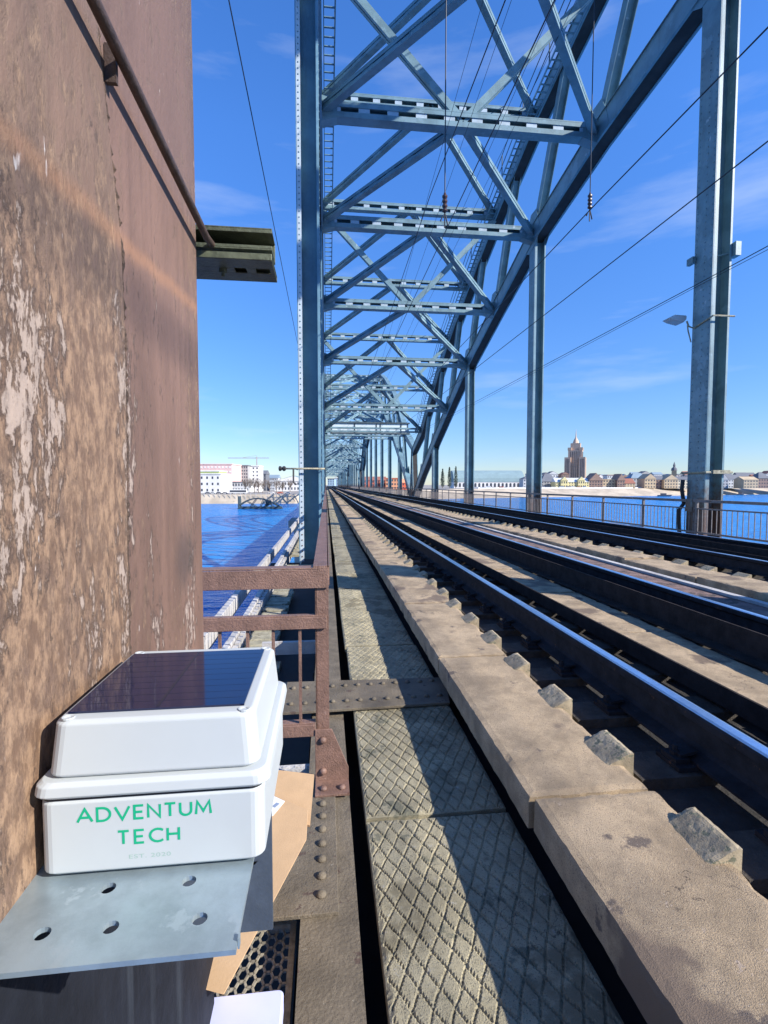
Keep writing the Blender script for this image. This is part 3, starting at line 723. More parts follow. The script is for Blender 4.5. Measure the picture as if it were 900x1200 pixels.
# ------------------------------------------------------------------ items on the column
ck = thing('conduit_pipe', 'thin brown steel conduit running along the rusty column into the strut bracket', 'pipe', (-.2285, .9, .48))
m_ = MB(); m_.tube([(-.2285, .2, .49), (-.2285, .6, .485), (-.2285, .9, .482), (-.2285, 1.04, .482), (-.226, 1.085, .486), (-.222, 1.13, .488)], .0068, 10)
new('tube', m_, M['conduit'], ck, smooth=True)
m_ = MB(); m_.box(-.249, -.2366, .636, .642, .462, .505); m_.lathe((-.2366, .639, .500), (1, 0, 0), [(.0055, 0), (.0055, .004)], 6)
new('pipe_clip', m_, M['conduit'], ck)
def cchan(y0, z0, z1, slot_bottom):
    m__ = MB(); t_ = .003; x0, x1 = -.46, -.107
    m__.box(x0, x1, y0, y0+.062, z1-t_, z1); m__.box(x0, x1, y0, y0+t_, z1-.010, z1-t_); m__.box(x0, x1, y0, y0+t_, z0+t_, z0+.010)
    m__.box(x0, x1, y0, y0+.008, z0, z0+t_); m__.box(x0, x1, y0+.052, y0+.062, z0, z0+t_)
    m__.box(x0, x1, y0+.062-t_, y0+.062, z0+t_, z1-t_)
    xs = [x0]+[x1-.075, x1-.055, x1-.03, x1-.012]+[x1]
    for a_, b_ in ((x0, x1-.078), (x1-.055, x1-.035), (x1-.010, x1)): m__.box(a_, b_, y0+.008, y0+.052, z0, z0+t_)
    return m__
cb = thing('strut_bracket', 'pair of olive slotted channels sticking out from behind the rusty column', 'bracket', (-.25, 1.1, .5))
m_ = MB(); x0, x1 = -.46, -.107
m_.box(x0, x1, 1.08, 1.15, .521, .524); m_.box(x0, x1, 1.147, 1.15, .483, .521); m_.box(x0, x1, 1.08, 1.15, .480, .483)
m_.box(x0, x1, 1.08, 1.083, .514, .521); m_.box(x0, x1, 1.08, 1.083, .483, .489)
new('channel', m_, M['olive'], cb, bevel=.0008)
m_ = MB(); m_.box(x0, x1, 1.075, 1.078, .458, .471); m_.box(x0, x1, 1.187, 1.19, .458, .471); m_.box(x0, x1, 1.078, 1.187, .468, .471)
m_.box(x0, x1, 1.078, 1.12, .458, .461); m_.box(x0, x1, 1.145, 1.187, .458, .461)
for a_, b_ in ((x0, -.190), (-.166, -.146), (-.116, x1)): m_.box(a_, b_, 1.12, 1.145, .458, .461)
new('channel', m_, M['olive'], cb, bevel=.0008)
m_ = MB(); m_.lathe((-.215, 1.13, .4575), (0, 0, -1), [(.009, 0), (.009, .008), (.004, .008), (.004, .016)], 6); new('bolt', m_, M['olive'], cb)

# sensor box ------------------------------------------------------
def rbox(x0, x1, y0, y1, z0, z1, r, taper=0, n=5):
    """box with rounded vertical corners; taper shrinks the top"""
    m__ = MB()
    def ring(x0, x1, y0, y1, z_, r):
        p_ = []
        for cx, cy, a0 in ((x1-r, y1-r, 0), (x0+r, y1-r, 90), (x0+r, y0+r, 180), (x1-r, y0+r, 270)):
            for i_ in range(n+1):
                a_ = math.radians(a0+90*i_/n); p_.append((cx+r*math.cos(a_), cy+r*math.sin(a_), z_))
        return p_
    e = .003
    rings = [ring(x0+e, x1-e, y0+e, y1-e, z0, r), ring(x0, x1, y0, y1, z0+e, r),
             ring(x0+taper*.9, x1-taper*.9, y0+taper*.9, y1-taper*.9, z1-e, r), ring(x0+taper+e, x1-taper-e, y0+taper+e, y1-taper-e, z1, r)]
    k_ = len(rings[0]); vs_ = [p_ for rg_ in rings for p_ in rg_]
    fs_ = [tuple(range(k_))[::-1], tuple(range(3*k_, 4*k_))]
    for a_ in range(3):
        for i_ in range(k_): fs_.append((a_*k_+i_, a_*k_+(i_+1) % k_, (a_+1)*k_+(i_+1) % k_, (a_+1)*k_+i_))
    return m__.add(vs_, fs_)
sb = thing('sensor_box', 'white plastic sensor box with solar panel lid and green ADVENTUM TECH lettering', 'sensor box', (-.148, .53, -.328))
BY = .433
def shade_auto(o):
    for p_ in o.data.polygons: p_.use_smooth = p_.area < .0006
    return o
new('body', rbox(-.2395, -.0555, BY, .635, -.328, -.2625, .011, 0), M['white'], sb, bevel=.0008)
new('lid_rim', rbox(-.2440, -.0500, BY-.004, .640, -.2605, -.2470, .013, .0012), M['white'], sb, bevel=.0025)
new('lid', rbox(-.2345, -.0595, BY+.004, .629, -.2468, -.1990, .012, .0045), M['white'], sb, bevel=.0022)
new('seal', rbox(-.2385, -.0565, BY+.001, .634, -.2628, -.2602, .010), M['black'], sb)
m_ = MB(); m_.box(-.2235, -.0745, .4555, .607, -.1988, -.1970); pn = new('solar_panel', m_, M['panel'], sb)
m_ = MB()
for x_ in (-.150,): m_.box(x_-.0012, x_+.0012, .457, .606, -.19695, -.1968)
for i_ in range(1, 10): m_.box(-.2215, -.0765, .4555+.0152*i_-.00025, .4555+.0152*i_+.00025, -.19698, -.1969)
new('busbar', m_, M['panelbus'], pn)
scm = mesh(MB().lathe((0, 0, 0), (0, 0, 1), [(.0052, 0), (.005, .0012), (.003, .0008), (.0028, .0003)], 14), 'screw', M['white'])
for x_, y_ in ((-.220, .4485), (-.0735, .4485), (-.220, .6145), (-.0735, .6145)): inst('screw', scm, (x_, y_, -.1992), sb)
def text(body, x_, z_, size, w_target, m__, parent, y_=BY-.0009):
    cu = bpy.data.curves.new('lettering', 'FONT'); cu.body = body; cu.size = size; cu.space_character = 1.08; cu.offset = .00026 if size > .01 else 0
    cu.extrude = .00005; cu.align_x = 'CENTER'
    o = bpy.data.objects.new('lettering_curve', cu); COL.objects.link(o); bpy.context.view_layer.update()
    dg = bpy.context.evaluated_depsgraph_get(); me_ = bpy.data.meshes.new_from_object(o.evaluated_get(dg)); bpy.data.objects.remove(o)
    xs = [v.co.x for v in me_.vertices]; wd = max(xs)-min(xs)
    me_.materials.clear(); me_.materials.append(m__)
    t_ = bpy.data.objects.new('lettering', me_); COL.objects.link(t_); t_.parent = parent
    t_.location = Vector((x_, y_, z_))-wloc(parent); t_.rotation_euler = (math.pi/2, 0, 0); t_.scale = (w_target/wd, 1, 1)
    return t_
def arc(cx, cy, rx, ry, a0, a1, n=12): return [(cx+rx*math.cos(math.radians(a0+(a1-a0)*i_/n)), cy+ry*math.sin(math.radians(a0+(a1-a0)*i_/n))) for i_ in range(n+1)]
GLYPH = {'A': (.92, [[(0, 0), (.46, 1), (.92, 0)], [(.2, .34), (.72, .34)]]), 'D': (.80, [[(.3, 0), (0, 0), (0, 1), (.3, 1)]+arc(.3, .5, .5, .5, 90, -90)[1:-1]+[(.3, 0)]]),
 'V': (.9, [[(0, 1), (.45, 0), (.9, 1)]]), 'E': (.56, [[(.56, 1), (0, 1), (0, 0), (.56, 0)], [(.05, .51), (.50, .51)]]), 'N': (.74, [[(0, 0), (0, 1), (.74, 0), (.74, 1)]]),
 'T': (.68, [[(0, 1), (.68, 1)], [(.34, .98), (.34, 0)]]), 'U': (.70, [[(0, 1), (0, .35)]+arc(.35, .35, .35, .35, 180, 360)[1:]+[(.70, 1)]]),
 'M': (.96, [[(0, 0), (.09, 1), (.48, .22), (.87, 1), (.96, 0)]]), 'C': (.74, [arc(.5, .5, .5, .5, 48, 312)]), 'H': (.72, [[(0, 0), (0, 1)], [(.72, 0), (.72, 1)], [(.04, .52), (.68, .52)]])}
def lettering(word, xc, z0, h_, width, parent):
    """strokes of a geometric sans face, each a mitred ribbon standing a hair proud of the plastic"""
    adv = sum(GLYPH[c][0] for c in word); gap = (width/h_-adv)/(len(word)-1); x_ = xc-width/2; sw = .16*h_
    for c in word:
        m__ = MB()
        for si_, pl in enumerate(GLYPH[c][1]):
            pts = [(x_+a*h_, z0+b_*h_*(1-.135)+sw/2) for a, b_ in pl]; n_ = len(pts); L_ = []; R_ = []
            for i_ in range(n_):
                p0 = Vector(pts[max(0, i_-1)]); p1 = Vector(pts[i_]); p2 = Vector(pts[min(n_-1, i_+1)])
                closed = (Vector(pts[0])-Vector(pts[-1])).length < 1e-7
                if closed and i_ in (0, n_-1): p0 = Vector(pts[-2]); p2 = Vector(pts[1])
                d1 = (p1-p0).normalized() if (p1-p0).length > 1e-9 else (p2-p1).normalized(); d2 = (p2-p1).normalized() if (p2-p1).length > 1e-9 else d1
                n1 = Vector((-d1.y, d1.x)); n2 = Vector((-d2.y, d2.x)); b__ = (n1+n2).normalized(); k_ = min(1.9, 1/max(.3, b__.dot(n1)))
                L_.append(p1+b__*k_*sw/2); R_.append(p1-b__*k_*sw/2)
            dpt = .0003+.00012*si_
            for i_ in range(n_-1):
                q_ = [L_[i_], L_[i_+1], R_[i_+1], R_[i_]]
                m__.add([(p_.x, BY-.0001-dpt*.5, p_.y) for p_ in q_], [(0, 1, 2, 3)])
        new('letter', m__, M['green'], parent)
        x_ += (GLYPH[c][0]+gap)*h_
lettering('ADVENTUM', -.1540, -.2830, .0128, .1080, sb)
lettering('TECH', -.1515, -.3045, .0128, .0495, sb)
text('EST. 2020', -.1510, -.3170, .0050, .034, M['palegreen'], sb, BY-.0001)

# mounting bracket -------------------------------------------------
mb_ = thing('mounting_bracket', 'galvanised perforated steel bracket holding the white sensor box', 'bracket', (-.15, .45, -.33))
def holed(x0, x1, y0, y1, holes, r, z0, z1, mt, name, parent, plane='Z', fix=0):
    """plate with round holes cut through, built by a grid with each hole ringed"""
    import bmesh
    bm = bmesh.new(); n_ = 16
    xs = sorted(set([x0, x1]+[h[0]-r*1.6 for h in holes]+[h[0]+r*1.6 for h in holes])); ys = sorted(set([y0, y1]+[h[1]-r*1.6 for h in holes]+[h[1]+r*1.6 for h in holes]))
    m__ = MB()
    def P3(a_, b_, c_): return (a_, b_, c_) if plane == 'Z' else (a_, c_, b_)
    for i_ in range(len(xs)-1):
        for j in range(len(ys)-1):
            cx, cy = (xs[i_]+xs[i_+1])/2, (ys[j]+ys[j+1])/2
            hit = [h for h in holes if abs(h[0]-cx) < r*1.5 and abs(h[1]-cy) < r*1.5]
            if not hit:
                for c_, fl in ((z1, 0), (z0, 1)):
                    q_ = [P3(xs[i_], ys[j], c_), P3(xs[i_+1], ys[j], c_), P3(xs[i_+1], ys[j+1], c_), P3(xs[i_], ys[j+1], c_)]
                    m__.add(q_ if not fl else q_[::-1], [(0, 1, 2, 3)])
            else:
                hx, hy = hit[0][:2]; inn = []; outr = []
                for t_ in range(n_):
                    a_ = 2*math.pi*(t_+.5)/n_; c_, s_ = math.cos(a_), math.sin(a_); k_ = 1/max(abs(c_), abs(s_))
                    inn.append((hx+r*c_, hy+r*s_)); 
                    ox, oy = c_*k_, s_*k_
                    outr.append((hx+(xs[i_+1]-hx if ox > 0 else hx-xs[i_])*ox, hy+(ys[j+1]-hy if oy > 0 else hy-ys[j])*oy))
                for t_ in range(n_):
                    u_ = (t_+1) % n_
                    for c_ in (z1, z0):
                        m__.add([P3(*inn[t_], c_), P3(*outr[t_], c_), P3(*outr[u_], c_), P3(*inn[u_], c_)], [(0, 1, 2, 3)])
                        if abs(abs(outr[t_][0]-outr[u_][0])) > 1e-6 and abs(outr[t_][1]-outr[u_][1]) > 1e-6:
                            cor = (outr[t_][0] if abs(outr[t_][0]-hx) > abs(outr[u_][0]-hx) else outr[u_][0], outr[t_][1] if abs(outr[t_][1]-hy) > abs(outr[u_][1]-hy) else outr[u_][1])
                            m__.add([P3(*outr[t_], c_), P3(*cor, c_), P3(*outr[u_], c_)], [(0, 1, 2)])
                    m__.add([P3(*inn[t_], z0), P3(*inn[t_], z1), P3(*inn[u_], z1), P3(*inn[u_], z0)], [(0, 1, 2, 3)])
    for a_, b_ in (((x0, y0), (x1, y0)), ((x1, y0), (x1, y1)), ((x1, y1), (x0, y1)), ((x0, y1), (x0, y0))):
        m__.add([P3(*a_, z0), P3(*b_, z0), P3(*b_, z1), P3(*a_, z1)], [(0, 1, 2, 3)])
    return new(name, m__, mt, parent)
SZ = -.3315
HOLES = [(-.2105, .3815), (-.1625, .3815), (-.098, .3815), (-.1800, .4205), (-.1160, .4205)]
holed(-.247, -.066, .352, .60, HOLES, .0058, SZ-.004, SZ, M['galv'], 'shelf_plate', mb_)
M['dkplate'] = mat('dark_bracket_plate', (.10, .12, .15), .45, .3, .15, 20, .1, 60)
M['shadeplate'] = mat('blue_black_shade_plate', (.010, .012, .018), .7, 0, .3, 12, .3, 60, streak=((.05, .06, .075), .8, 25), spec=.2)
m_ = MB(); m_.box(-.2465, -.2425, .20, 1.047, -1.10, -.3365); new('shade_plate', m_, M['shadeplate'], mb_)  # added dark sheet, stands in for the shadow on the column below the shelf
holed(-.2485, -.0680, -.545, -.3365, [(-.082, -.385), (-.088, -.45), (-.16, -.43), (-.2, -.5)], .0065, .601, .606, M['dkplate'], 'back_plate', mb_, plane='Y')
m_ = MB(); m_.box(-.0658, -.0645, .358, .363, -.337, -.329); new('lip', m_, M['galv'], mb_)

# cardboard box, grating, pale lid --------------------------------------------
cbx = thing('cardboard_box', 'open brown cardboard box with white label, lying behind the sensor bracket', 'cardboard box', (-.15, 1.3, -1.29))
top = [(-.060, 1.385), (-.205, .965), (-.43, 1.05), (-.36, 1.30), (-.19, 1.62), (-.060, 1.515)]
m_ = MB(); m_.prism([(a_, b_, -1.262) for a_, b_ in top], (0, 0, .262)); m_.v = [((a*1 if c > -1.1 else -.33+(a+.33)*.3), (b if c > -1.1 else 1.5+(b-1.5)*.4), c) for a, b, c in m_.v]; new('carton', m_, M['card'], cbx, bevel=.002)
m_ = MB(); m_.prism([(-.055, 1.500, -1.045), (-.047, 1.73, -1.02), (-.26, 1.80, -1.02), (-.26, 1.60, -1.045)], (0, 0, .006)); new('flap', m_, M['card'], cbx)
m_ = MB(); m_.prism([(-.165, 1.50, -.9995), (-.135, 1.565, -.9995), (-.19, 1.61, -.9995), (-.25, 1.56, -.9995), (-.23, 1.45, -.9995)], (0, 0, .001)); lb_ = new('shipping_label', m_, M['label'], cbx)
m_ = MB()
for i_ in range(3): m_.prism([(-.162-.02*i_, 1.535+.012*i_, -.998), (-.150-.02*i_, 1.553+.012*i_, -.998), (-.160-.02*i_, 1.560+.012*i_, -.998), (-.172-.02*i_, 1.542+.012*i_, -.998)], (0, 0, .0006))
new('printed_block', m_, M['print'], lb_)
# expanded metal grating
gr = thing('metal_grating', 'dirty expanded metal grating with hexagonal openings below the cardboard box', 'grating', (-.2, 1.3, -1.35))
m_ = MB(); hw, hh = .040, .0185
def seg(a_, b_): m_.bar((a_[0], a_[1], -1.35), (b_[0], b_[1], -1.35), .0065, .006)
for j in range(-8, 26):
    for i_ in range(-4, 5):
        cx = -.19+i_*hw*1.15+(hw*.575 if j % 2 else 0); cy = 1.0+j*hh*1.0
        if cy > 1.49 or cx > -.10 or cx < -.40: continue
        seg((cx-hw*.19, cy), (cx+hw*.19, cy)); seg((cx+hw*.19, cy), (cx+hw*.385, cy+hh)); seg((cx-hw*.19, cy), (cx-hw*.385, cy+hh))
new('mesh_sheet', m_, M['hexm'], gr, kind='stuff')
m_ = MB(); m_.box(-.115, -.098, .6, 1.50, -1.36, -1.335); m_.box(-.42, -.115, 1.485, 1.50, -1.36, -1.335); new('frame', m_, M['hexm'], gr)
wb = thing('plastic_case', 'pale lilac white plastic case at the bottom edge under the bracket', 'plastic case', (-.17, 1.0, -1.2))
new('case_body', rbox(-.26, -.100, .80, 1.06, -1.30, -1.145, .012), M['lilac'], wb, bevel=.001)
new('case_lid', rbox(-.262, -.098, .798, 1.062, -1.143, -1.10, .012), M['lilac'], wb, bevel=.001)
m_ = MB(); m_.box(-.225, -.205, .95, .97, -1.0995, -1.097); new('catch', m_, M['black'], wb)

# ------------------------------------------------------------------ things outside the left railing
ct = thing('cable_trough', 'pale concrete cable trough along the outer left side of the bridge', 'cable trough', (-1.1, 6, -1.5))
for i_ in range(30):
    y_ = 3.0+i_*1.92; dz = R4.uniform(-.01, .01)
    m_ = MB(); m_.box(-1.28, -1.20, y_, y_+1.9, -1.70+dz, -1.50+dz); m_.box(-.96, -.895, y_, y_+1.9, -1.70+dz, -1.50+dz); m_.box(-1.199, -.961, y_, y_+1.9, -1.95+dz, -1.90+dz)
    new('trough_section', m_, M['palewood'], ct, bevel=.006)
m_ = MB()
for i_ in range(80): m_.box(-.888, -.84, 3+i_*.16, 3.10+i_*.16, -1.78, -1.53)
new('support_cleat', m_, M['palewood'], ct, kind='stuff')
pd = thing('plank_deck', 'weathered grey timber planks laid between the cable trough and the left truss', 'plank deck', (-.65, 5, -1.62))
def plank(x0, x1, y0, y1, z0, z1):
    m__ = MB(); m__.box(x0, x1, y0, y1, z0, z1); new('plank', m__, M['timber'], pd, bevel=.008)
for i_ in range(17):
    y_ = 4.95+i_*.175; plank(-.82+R4.uniform(-.02, .02), -.52+R4.uniform(-.02, .03), y_, y_+.155, -1.68, -1.62+R4.uniform(-.01, .01))
for i_ in range(3): plank(-.80, -.45+R4.uniform(-.03, .03), 4.2+i_*.24, 4.38+i_*.24, -1.76, -1.70)
for i_ in range(5): plank(-.84, -.18 if i_ != 2 else -.3, 9.25+i_*.2, 9.42+i_*.2, -1.68, -1.61)
for i_ in range(20): plank(-.86, -.58, 11.8+i_*.5, 12.05+i_*.5, -1.68, -1.62)
m_ = MB(); m_.box(-.62, -.09, 4.86, 4.91, -1.56, -1.52); m_.box(-.62, -.09, 4.86, 4.87, -1.64, -1.56)
new('steel_angle', m_, M['palewood'], label='pale steel angle lying across the opening beside the planks', cat='steel angle')

# clamps, floodlight, hose ------------------------------------------------------
cl = thing('clamp_band', 'pale clamp rod round the left truss column, with a dark insulator on its outer end', 'clamp', (-.4, 10.5, .32))
m_ = MB(); m_.tube([(-.95, 10.50, .33), (-.02, 10.50, .33)], .018, 8); m_.tube([(-.62, 11.25, .33), (-.62, 10.50, .33)], .012, 6); m_.tube([(-.03, 11.25, .33), (-.03, 10.50, .33)], .012, 6)
new('rod', m_, M['timber'], cl, smooth=True)
m_ = MB(); m_.lathe((-.86, 10.5, .33), (1, 0, 0), [(.02, -.1), (.05, -.09), (.05, -.05), (.025, -.03), (.05, -.01), (.05, .03), (.025, .05)], 8); new('insulator', m_, M['black'], cl)
m_ = MB(); m_.tube([(-.66, 10.5, .33), (-.66, 10.48, .05), (-.60, 10.48, .0)], .02, 6); new('hook', m_, M['black'], cl)
cl = thing('clamp_band', 'clamp rod and bracket round the nearest right column just above the railing', 'clamp', (8.6, 10.5, .2))
m_ = MB(); m_.tube([(8.56, 11.3, .28), (8.56, 10.52, .28), (9.2, 10.52, .28)], .025, 8); m_.box(8.7, 9.12, 10.48, 10.56, .25, .33)
new('rod', m_, M['timber'], cl)
m_ = MB(); m_.tube([(8.52, 11.22, .12), (8.50, 11.22, -.1), (8.55, 11.2, -.45), (8.46, 11.25, -.62), (8.50, 11.25, -1.25)], .045, 8)
new('cable_hose', m_, M['black'], label='black cable hose hanging beside the nearest right column', cat='hose')
fl_ = thing('floodlight', 'white floodlight on an arm clamped to the nearest right column', 'floodlight', (8.4, 11, 3.8))
m_ = MB(); m_.prism([(8.00, 11.15, 3.90), (8.12, 11.15, 3.85), (8.36, 11.15, 3.80), (8.44, 11.15, 3.88), (8.44, 11.15, 3.97), (8.15, 11.15, 3.98)], (0, .28, 0)); new('lamp_head', m_, M['white'], fl_, bevel=.02)
m_ = MB(); m_.tube([(8.40, 11.1, 3.82), (8.45, 11.1, 3.70), (8.58, 11.1, 3.66), (8.58, 10.5, 3.76), (9.1, 10.5, 3.76)], .02, 6); m_.tube([(8.42, 11.1, 3.72), (8.44, 11.1, 3.6), (8.56, 11.15, 3.35)], .015, 6)
new('arm', m_, M['timber'], fl_)
m_ = MB(); m_.box(8.50, 8.58, 11.1, 11.3, 5.15, 5.3); m_.box(9.07, 9.2, 10.5, 10.7, 5.1, 5.4); m_.tube([(8.55, 11.2, 5.2), (9.1, 10.6, 5.2)], .02, 6)
new('wire_bracket', m_, M['steel'], label='steel bracket plate on the nearest right column above the floodlight', cat='bracket')

# ------------------------------------------------------------------ wires
def wire(name, label, pts, r, cat='wire', sag=0, group=None):
    full = []
    for (a_, b_) in zip(pts, pts[1:]):
        a_ = Vector(a_); b_ = Vector(b_)
        for i_ in range(8):
            t_ = i_/8; p_ = a_.lerp(b_, t_); p_.z -= sag*4*t_*(1-t_); full.append(p_)
    full.append(Vector(pts[-1])); m__ = MB(); m__.tube(full, r, 5); return new(name, m__, M['wire'], label=label, cat=cat, group=group)
ys_ = [-38+49*i_ for i_ in range(9)]
wire('messenger_wire', 'upper catenary cable above the far track, crossing the sky at the right', [(6.11, y_, 6.35) for y_ in ys_], .013, sag=.12)
wire('contact_wire', 'lower contact wire above the far track', [(6.11, y_, 4.75) for y_ in ys_], .011)
wire('feeder_wire', 'feeder cable running past the right columns', [(8.5, y_, 4.95-.35*(y_ < 12)) for y_ in (-38, 9.2, 11, 60, 120, 200, 300)], .010)
wire('feeder_wire', 'second thin cable just below the feeder at the right columns', [(8.5, -38, 4.1), (8.5, 11, 4.55), (8.5, 60, 4.7), (8.5, 200, 4.7)], .006)
wire('messenger_wire', 'upper catenary cable above the near track', [(2.26, y_, 6.2) for y_ in ys_], .009, sag=.5)
wire('contact_wire', 'lower contact wire above the near track', [(2.26, y_, 4.75) for y_ in ys_], .008)
wire('feeder_wire', 'single thin cable outside the left truss, in the blue gap beside the rusty column', [(-1.2, -30, 6.3), (-1.2, 20, 6.18), (-1.2, 89, 6.2), (-1.2, 300, 6.2)], .009)
for dx, dz in ((.0, .9), (.35, 1.2), (.8, .6), (1.2, 2.0)):
    wire('feeder_wire', {0: 'lowest thin cable of the bundle beside the right upper chord', .35: 'second thin cable of the bundle beside the right upper chord', .8: 'third thin cable of the bundle beside the right upper chord', 1.2: 'topmost thin cable of the bundle beside the right upper chord'}[dx], [(3.6+dx*2, -20, 11.5+dz), (3.6+dx*2, 10.9, 10.6+dz*.5), (3.4+dx, 30, 7.4+dz*.2), (3.2+dx, 49, 6.2), (3.2+dx, 130, 6.2)], .006, group='thin cables beside the right upper chord')
def hanger(x_, y_, z0, z1, label):
    t_ = thing('wire_hanger', label, 'hanger', (x_, y_, z0))
    m__ = MB(); m__.tube([(x_, y_, z1), (x_, y_, z0+.62)], .012, 5); m__.tube([(x_, y_, z0), (x_, y_, z0+.3)], .014, 5); m__.tube([(x_-.08, y_, z0+.12), (x_, y_, z0+.28), (x_+.06, y_, z0+.05)], .016, 5)
    new('rod', m__, M['wire'], t_)
    m__ = MB(); m__.lathe((x_, y_, z0+.28), (0, 0, 1), [(.02, 0)]+[p_ for i_ in range(4) for p_ in ((.052, .02+i_*.085), (.052, .05+i_*.085), (.028, .07+i_*.085))]+[(.02, .36)], 10)
    new('insulator', m__, M['insul'], t_, smooth=False)
hanger(2.26, 9.6, 4.85, 12.4, 'thin rod with brown insulator hanging over the near track')
hanger(6.11, 11.4, 6.1, 12.4, 'thin rod with brown insulator hanging over the far track, in front of the right chord')

# ------------------------------------------------------------------ city
def cmat(name, col, var=.08, rough=.85): M[name] = mat(name, col, rough, 0, var, .15); return M[name]
for nme, c_ in dict(c_white=(.72,.70,.67), c_cream=(.62,.52,.36), c_yellow=(.70,.60,.30), c_tan=(.50,.38,.24), c_brown=(.27,.18,.14), c_dkroof=(.15,.155,.17), c_grey=(.36,.35,.34), c_ltgrey=(.55,.56,.56), c_red=(.52,.13,.07), c_redroof=(.30,.12,.08), c_glass=(.30,.42,.52), c_pink=(.70,.48,.44), c_blueroof=(.22,.29,.34), c_window=(.05,.06,.08), c_green=(.34,.40,.16), c_tower=(.56,.41,.30), c_teal=(.22,.31,.32), c_orange=(.65,.30,.16)).items(): cmat(nme, c_)
def building(px0, px1, d, ztop, wall, roof='flat', roofm='c_dkroof', rh=4, base=-6.2, depth=16, label='', cat='building', win=None, group=None, wm_='c_window', name='building', rot=0):
    a_ = ground_pt(px0, d); b_ = ground_pt(px1, d); wdt = (b_-a_).length; c_ = (a_+b_)/2; ang = math.atan2((b_-a_).y, (b_-a_).x)
    t_ = thing(name, label, cat, (c_.x, c_.y, base), ang+rot, group); h_ = ztop-base; hw_ = wdt/2
    m__ = MB(); m__.box(-hw_, hw_, 0, depth, 0, h_); new('wall', m__, M[wall], t_, local=True)
    e = .5
    if roof == 'flat':
        m__ = MB(); m__.box(-hw_-e, hw_+e, -e, depth+e, h_+.002, h_+.8); new('roof', m__, M[roofm], t_, local=True)
    elif roof == 'gable':          # ridge towards the viewer
        m__ = MB(); m__.prism([(-hw_-e, -e, h_+.002), (hw_+e, -e, h_+.002), (0, -e, h_+rh)], (0, depth+2*e, 0)); new('roof', m__, M[roofm], t_, local=True)
        m__ = MB(); m__.prism([(-hw_+.4, -e-.05, h_+.05), (hw_-.4, -e-.05, h_+.05), (0, -e-.05, h_+rh-.5)], (0, .3, 0)); new('gable', m__, M[wall], t_, local=True)
    elif roof == 'side':
        m__ = MB(); m__.prism([(-hw_-e, -e, h_+.002), (-hw_-e, depth/2, h_+rh), (-hw_-e, depth+e, h_+.002)], (wdt+2*e, 0, 0)); new('roof', m__, M[roofm], t_, local=True)
    elif roof == 'hip':
        m__ = MB(); q_ = min(hw_, depth/2)*.8
        m__.add([(-hw_-e,-e,h_+.002),(hw_+e,-e,h_+.002),(hw_+e,depth+e,h_+.002),(-hw_-e,depth+e,h_+.002),(-hw_+q_,depth/2,h_+rh),(hw_-q_,depth/2,h_+rh)], [(0,3,2,1),(0,1,5,4),(1,2,5),(2,3,4,5),(3,0,4)])
        new('roof', m__, M[roofm], t_, local=True)
    elif roof == 'vault':
        m__ = MB(); m__.prism([(-hw_-e, depth/2-math.cos(math.pi*i_/10)*(depth/2+e), h_+.002+math.sin(math.pi*i_/10)*rh) for i_ in range(11)], (wdt+2*e, 0, 0)); new('roof', m__, M[roofm], t_, local=True)
    if win:
        rows, cols = win[:2]; ww = win[2] if len(win) > 2 else .45; wh = win[3] if len(win) > 3 else .5
        wme = mesh(MB().box(-wdt/cols*ww/2, wdt/cols*ww/2, -.12, .2, 0, h_/rows*wh), 'window', M[wm_])
        for r_ in range(rows):
            for q_ in range(cols):
                o = bpy.data.objects.new('window', wme); COL.objects.link(o); o.parent = t_; o.location = (-hw_+wdt*(q_+.5)/cols, 0, h_*(r_+.28)/rows)
    return t_
# left bank
building(196, 259, 400, 8.2, 'c_white', 'flat', 'c_white', base=-6.5, depth=30, label='white riverside building with a row of small dark windows and green roof band', win=(3, 10, .28, .38))
building(200, 257, 404, 10.6, 'c_green', 'flat', 'c_white', base=8.9, depth=20, label='olive green roof storey on top of the white riverside building', cat='roof storey')
building(205, 272, 440, 17.5, 'c_pink', 'flat', 'c_pink', base=-6.5, depth=30, label='pale pink modern block behind the white riverside building', win=(6, 16, .55, .35), wm_='c_white')
building(272, 290, 520, 14, 'c_grey', 'flat', base=-6.5, label='grey block in the gap right of the pink block', win=(6, 5))
building(283, 291, 470, 17.5, 'c_grey', 'flat', base=-6.5, depth=20, label='narrow grey tower block left of the white tower block', win=(8, 3))
building(291, 304, 480, 17.5, 'c_white', 'flat', 'c_white', base=-6.5, label='white tower block with few windows behind the bare trees', win=(7, 3, .35, .4))
building(304, 312, 520, 11, 'c_dkroof', 'side', base=-6.5, label='dark block right of the white tower block', win=(5, 3))
building(312, 326, 600, 8, 'c_ltgrey', 'side', 'c_blueroof', base=-6.5, label='pale low block behind the bare trees', win=(4, 7))
building(322, 366, 520, 3.5, 'c_white', 'gable', 'c_teal', rh=6, base=-6.5, label='long white hall with a pale pediment beside the left column', win=(2, 12, .4, .5))
building(272, 292, 440, 2, 'c_ltgrey', 'flat', base=-6.5, label='low pale pavilion below the grey blocks', win=(2, 6))
# crane
a_ = ground_pt(301.5, 900); t_ = thing('tower_crane', 'distant tower crane above the left bank roofs', 'crane', (a_.x, a_.y, -6))
m_ = MB(); m_.box(a_.x-1, a_.x+1, a_.y-1, a_.y+1, -6, 50); new('mast', m_, M['c_grey'], t_)
b1, b2 = ground_pt(268, 900), ground_pt(316, 900)
m_ = MB(); m_.bar((b1.x, b1.y, 47.5), (b2.x, b2.y, 47.5), 1.2, 1.4); m_.bar((a_.x, a_.y, 52), ((a_.x+b1.x)/2, (a_.y+b1.y)/2, 48), .4, .4); new('jib', m_, M['c_grey'], t_)
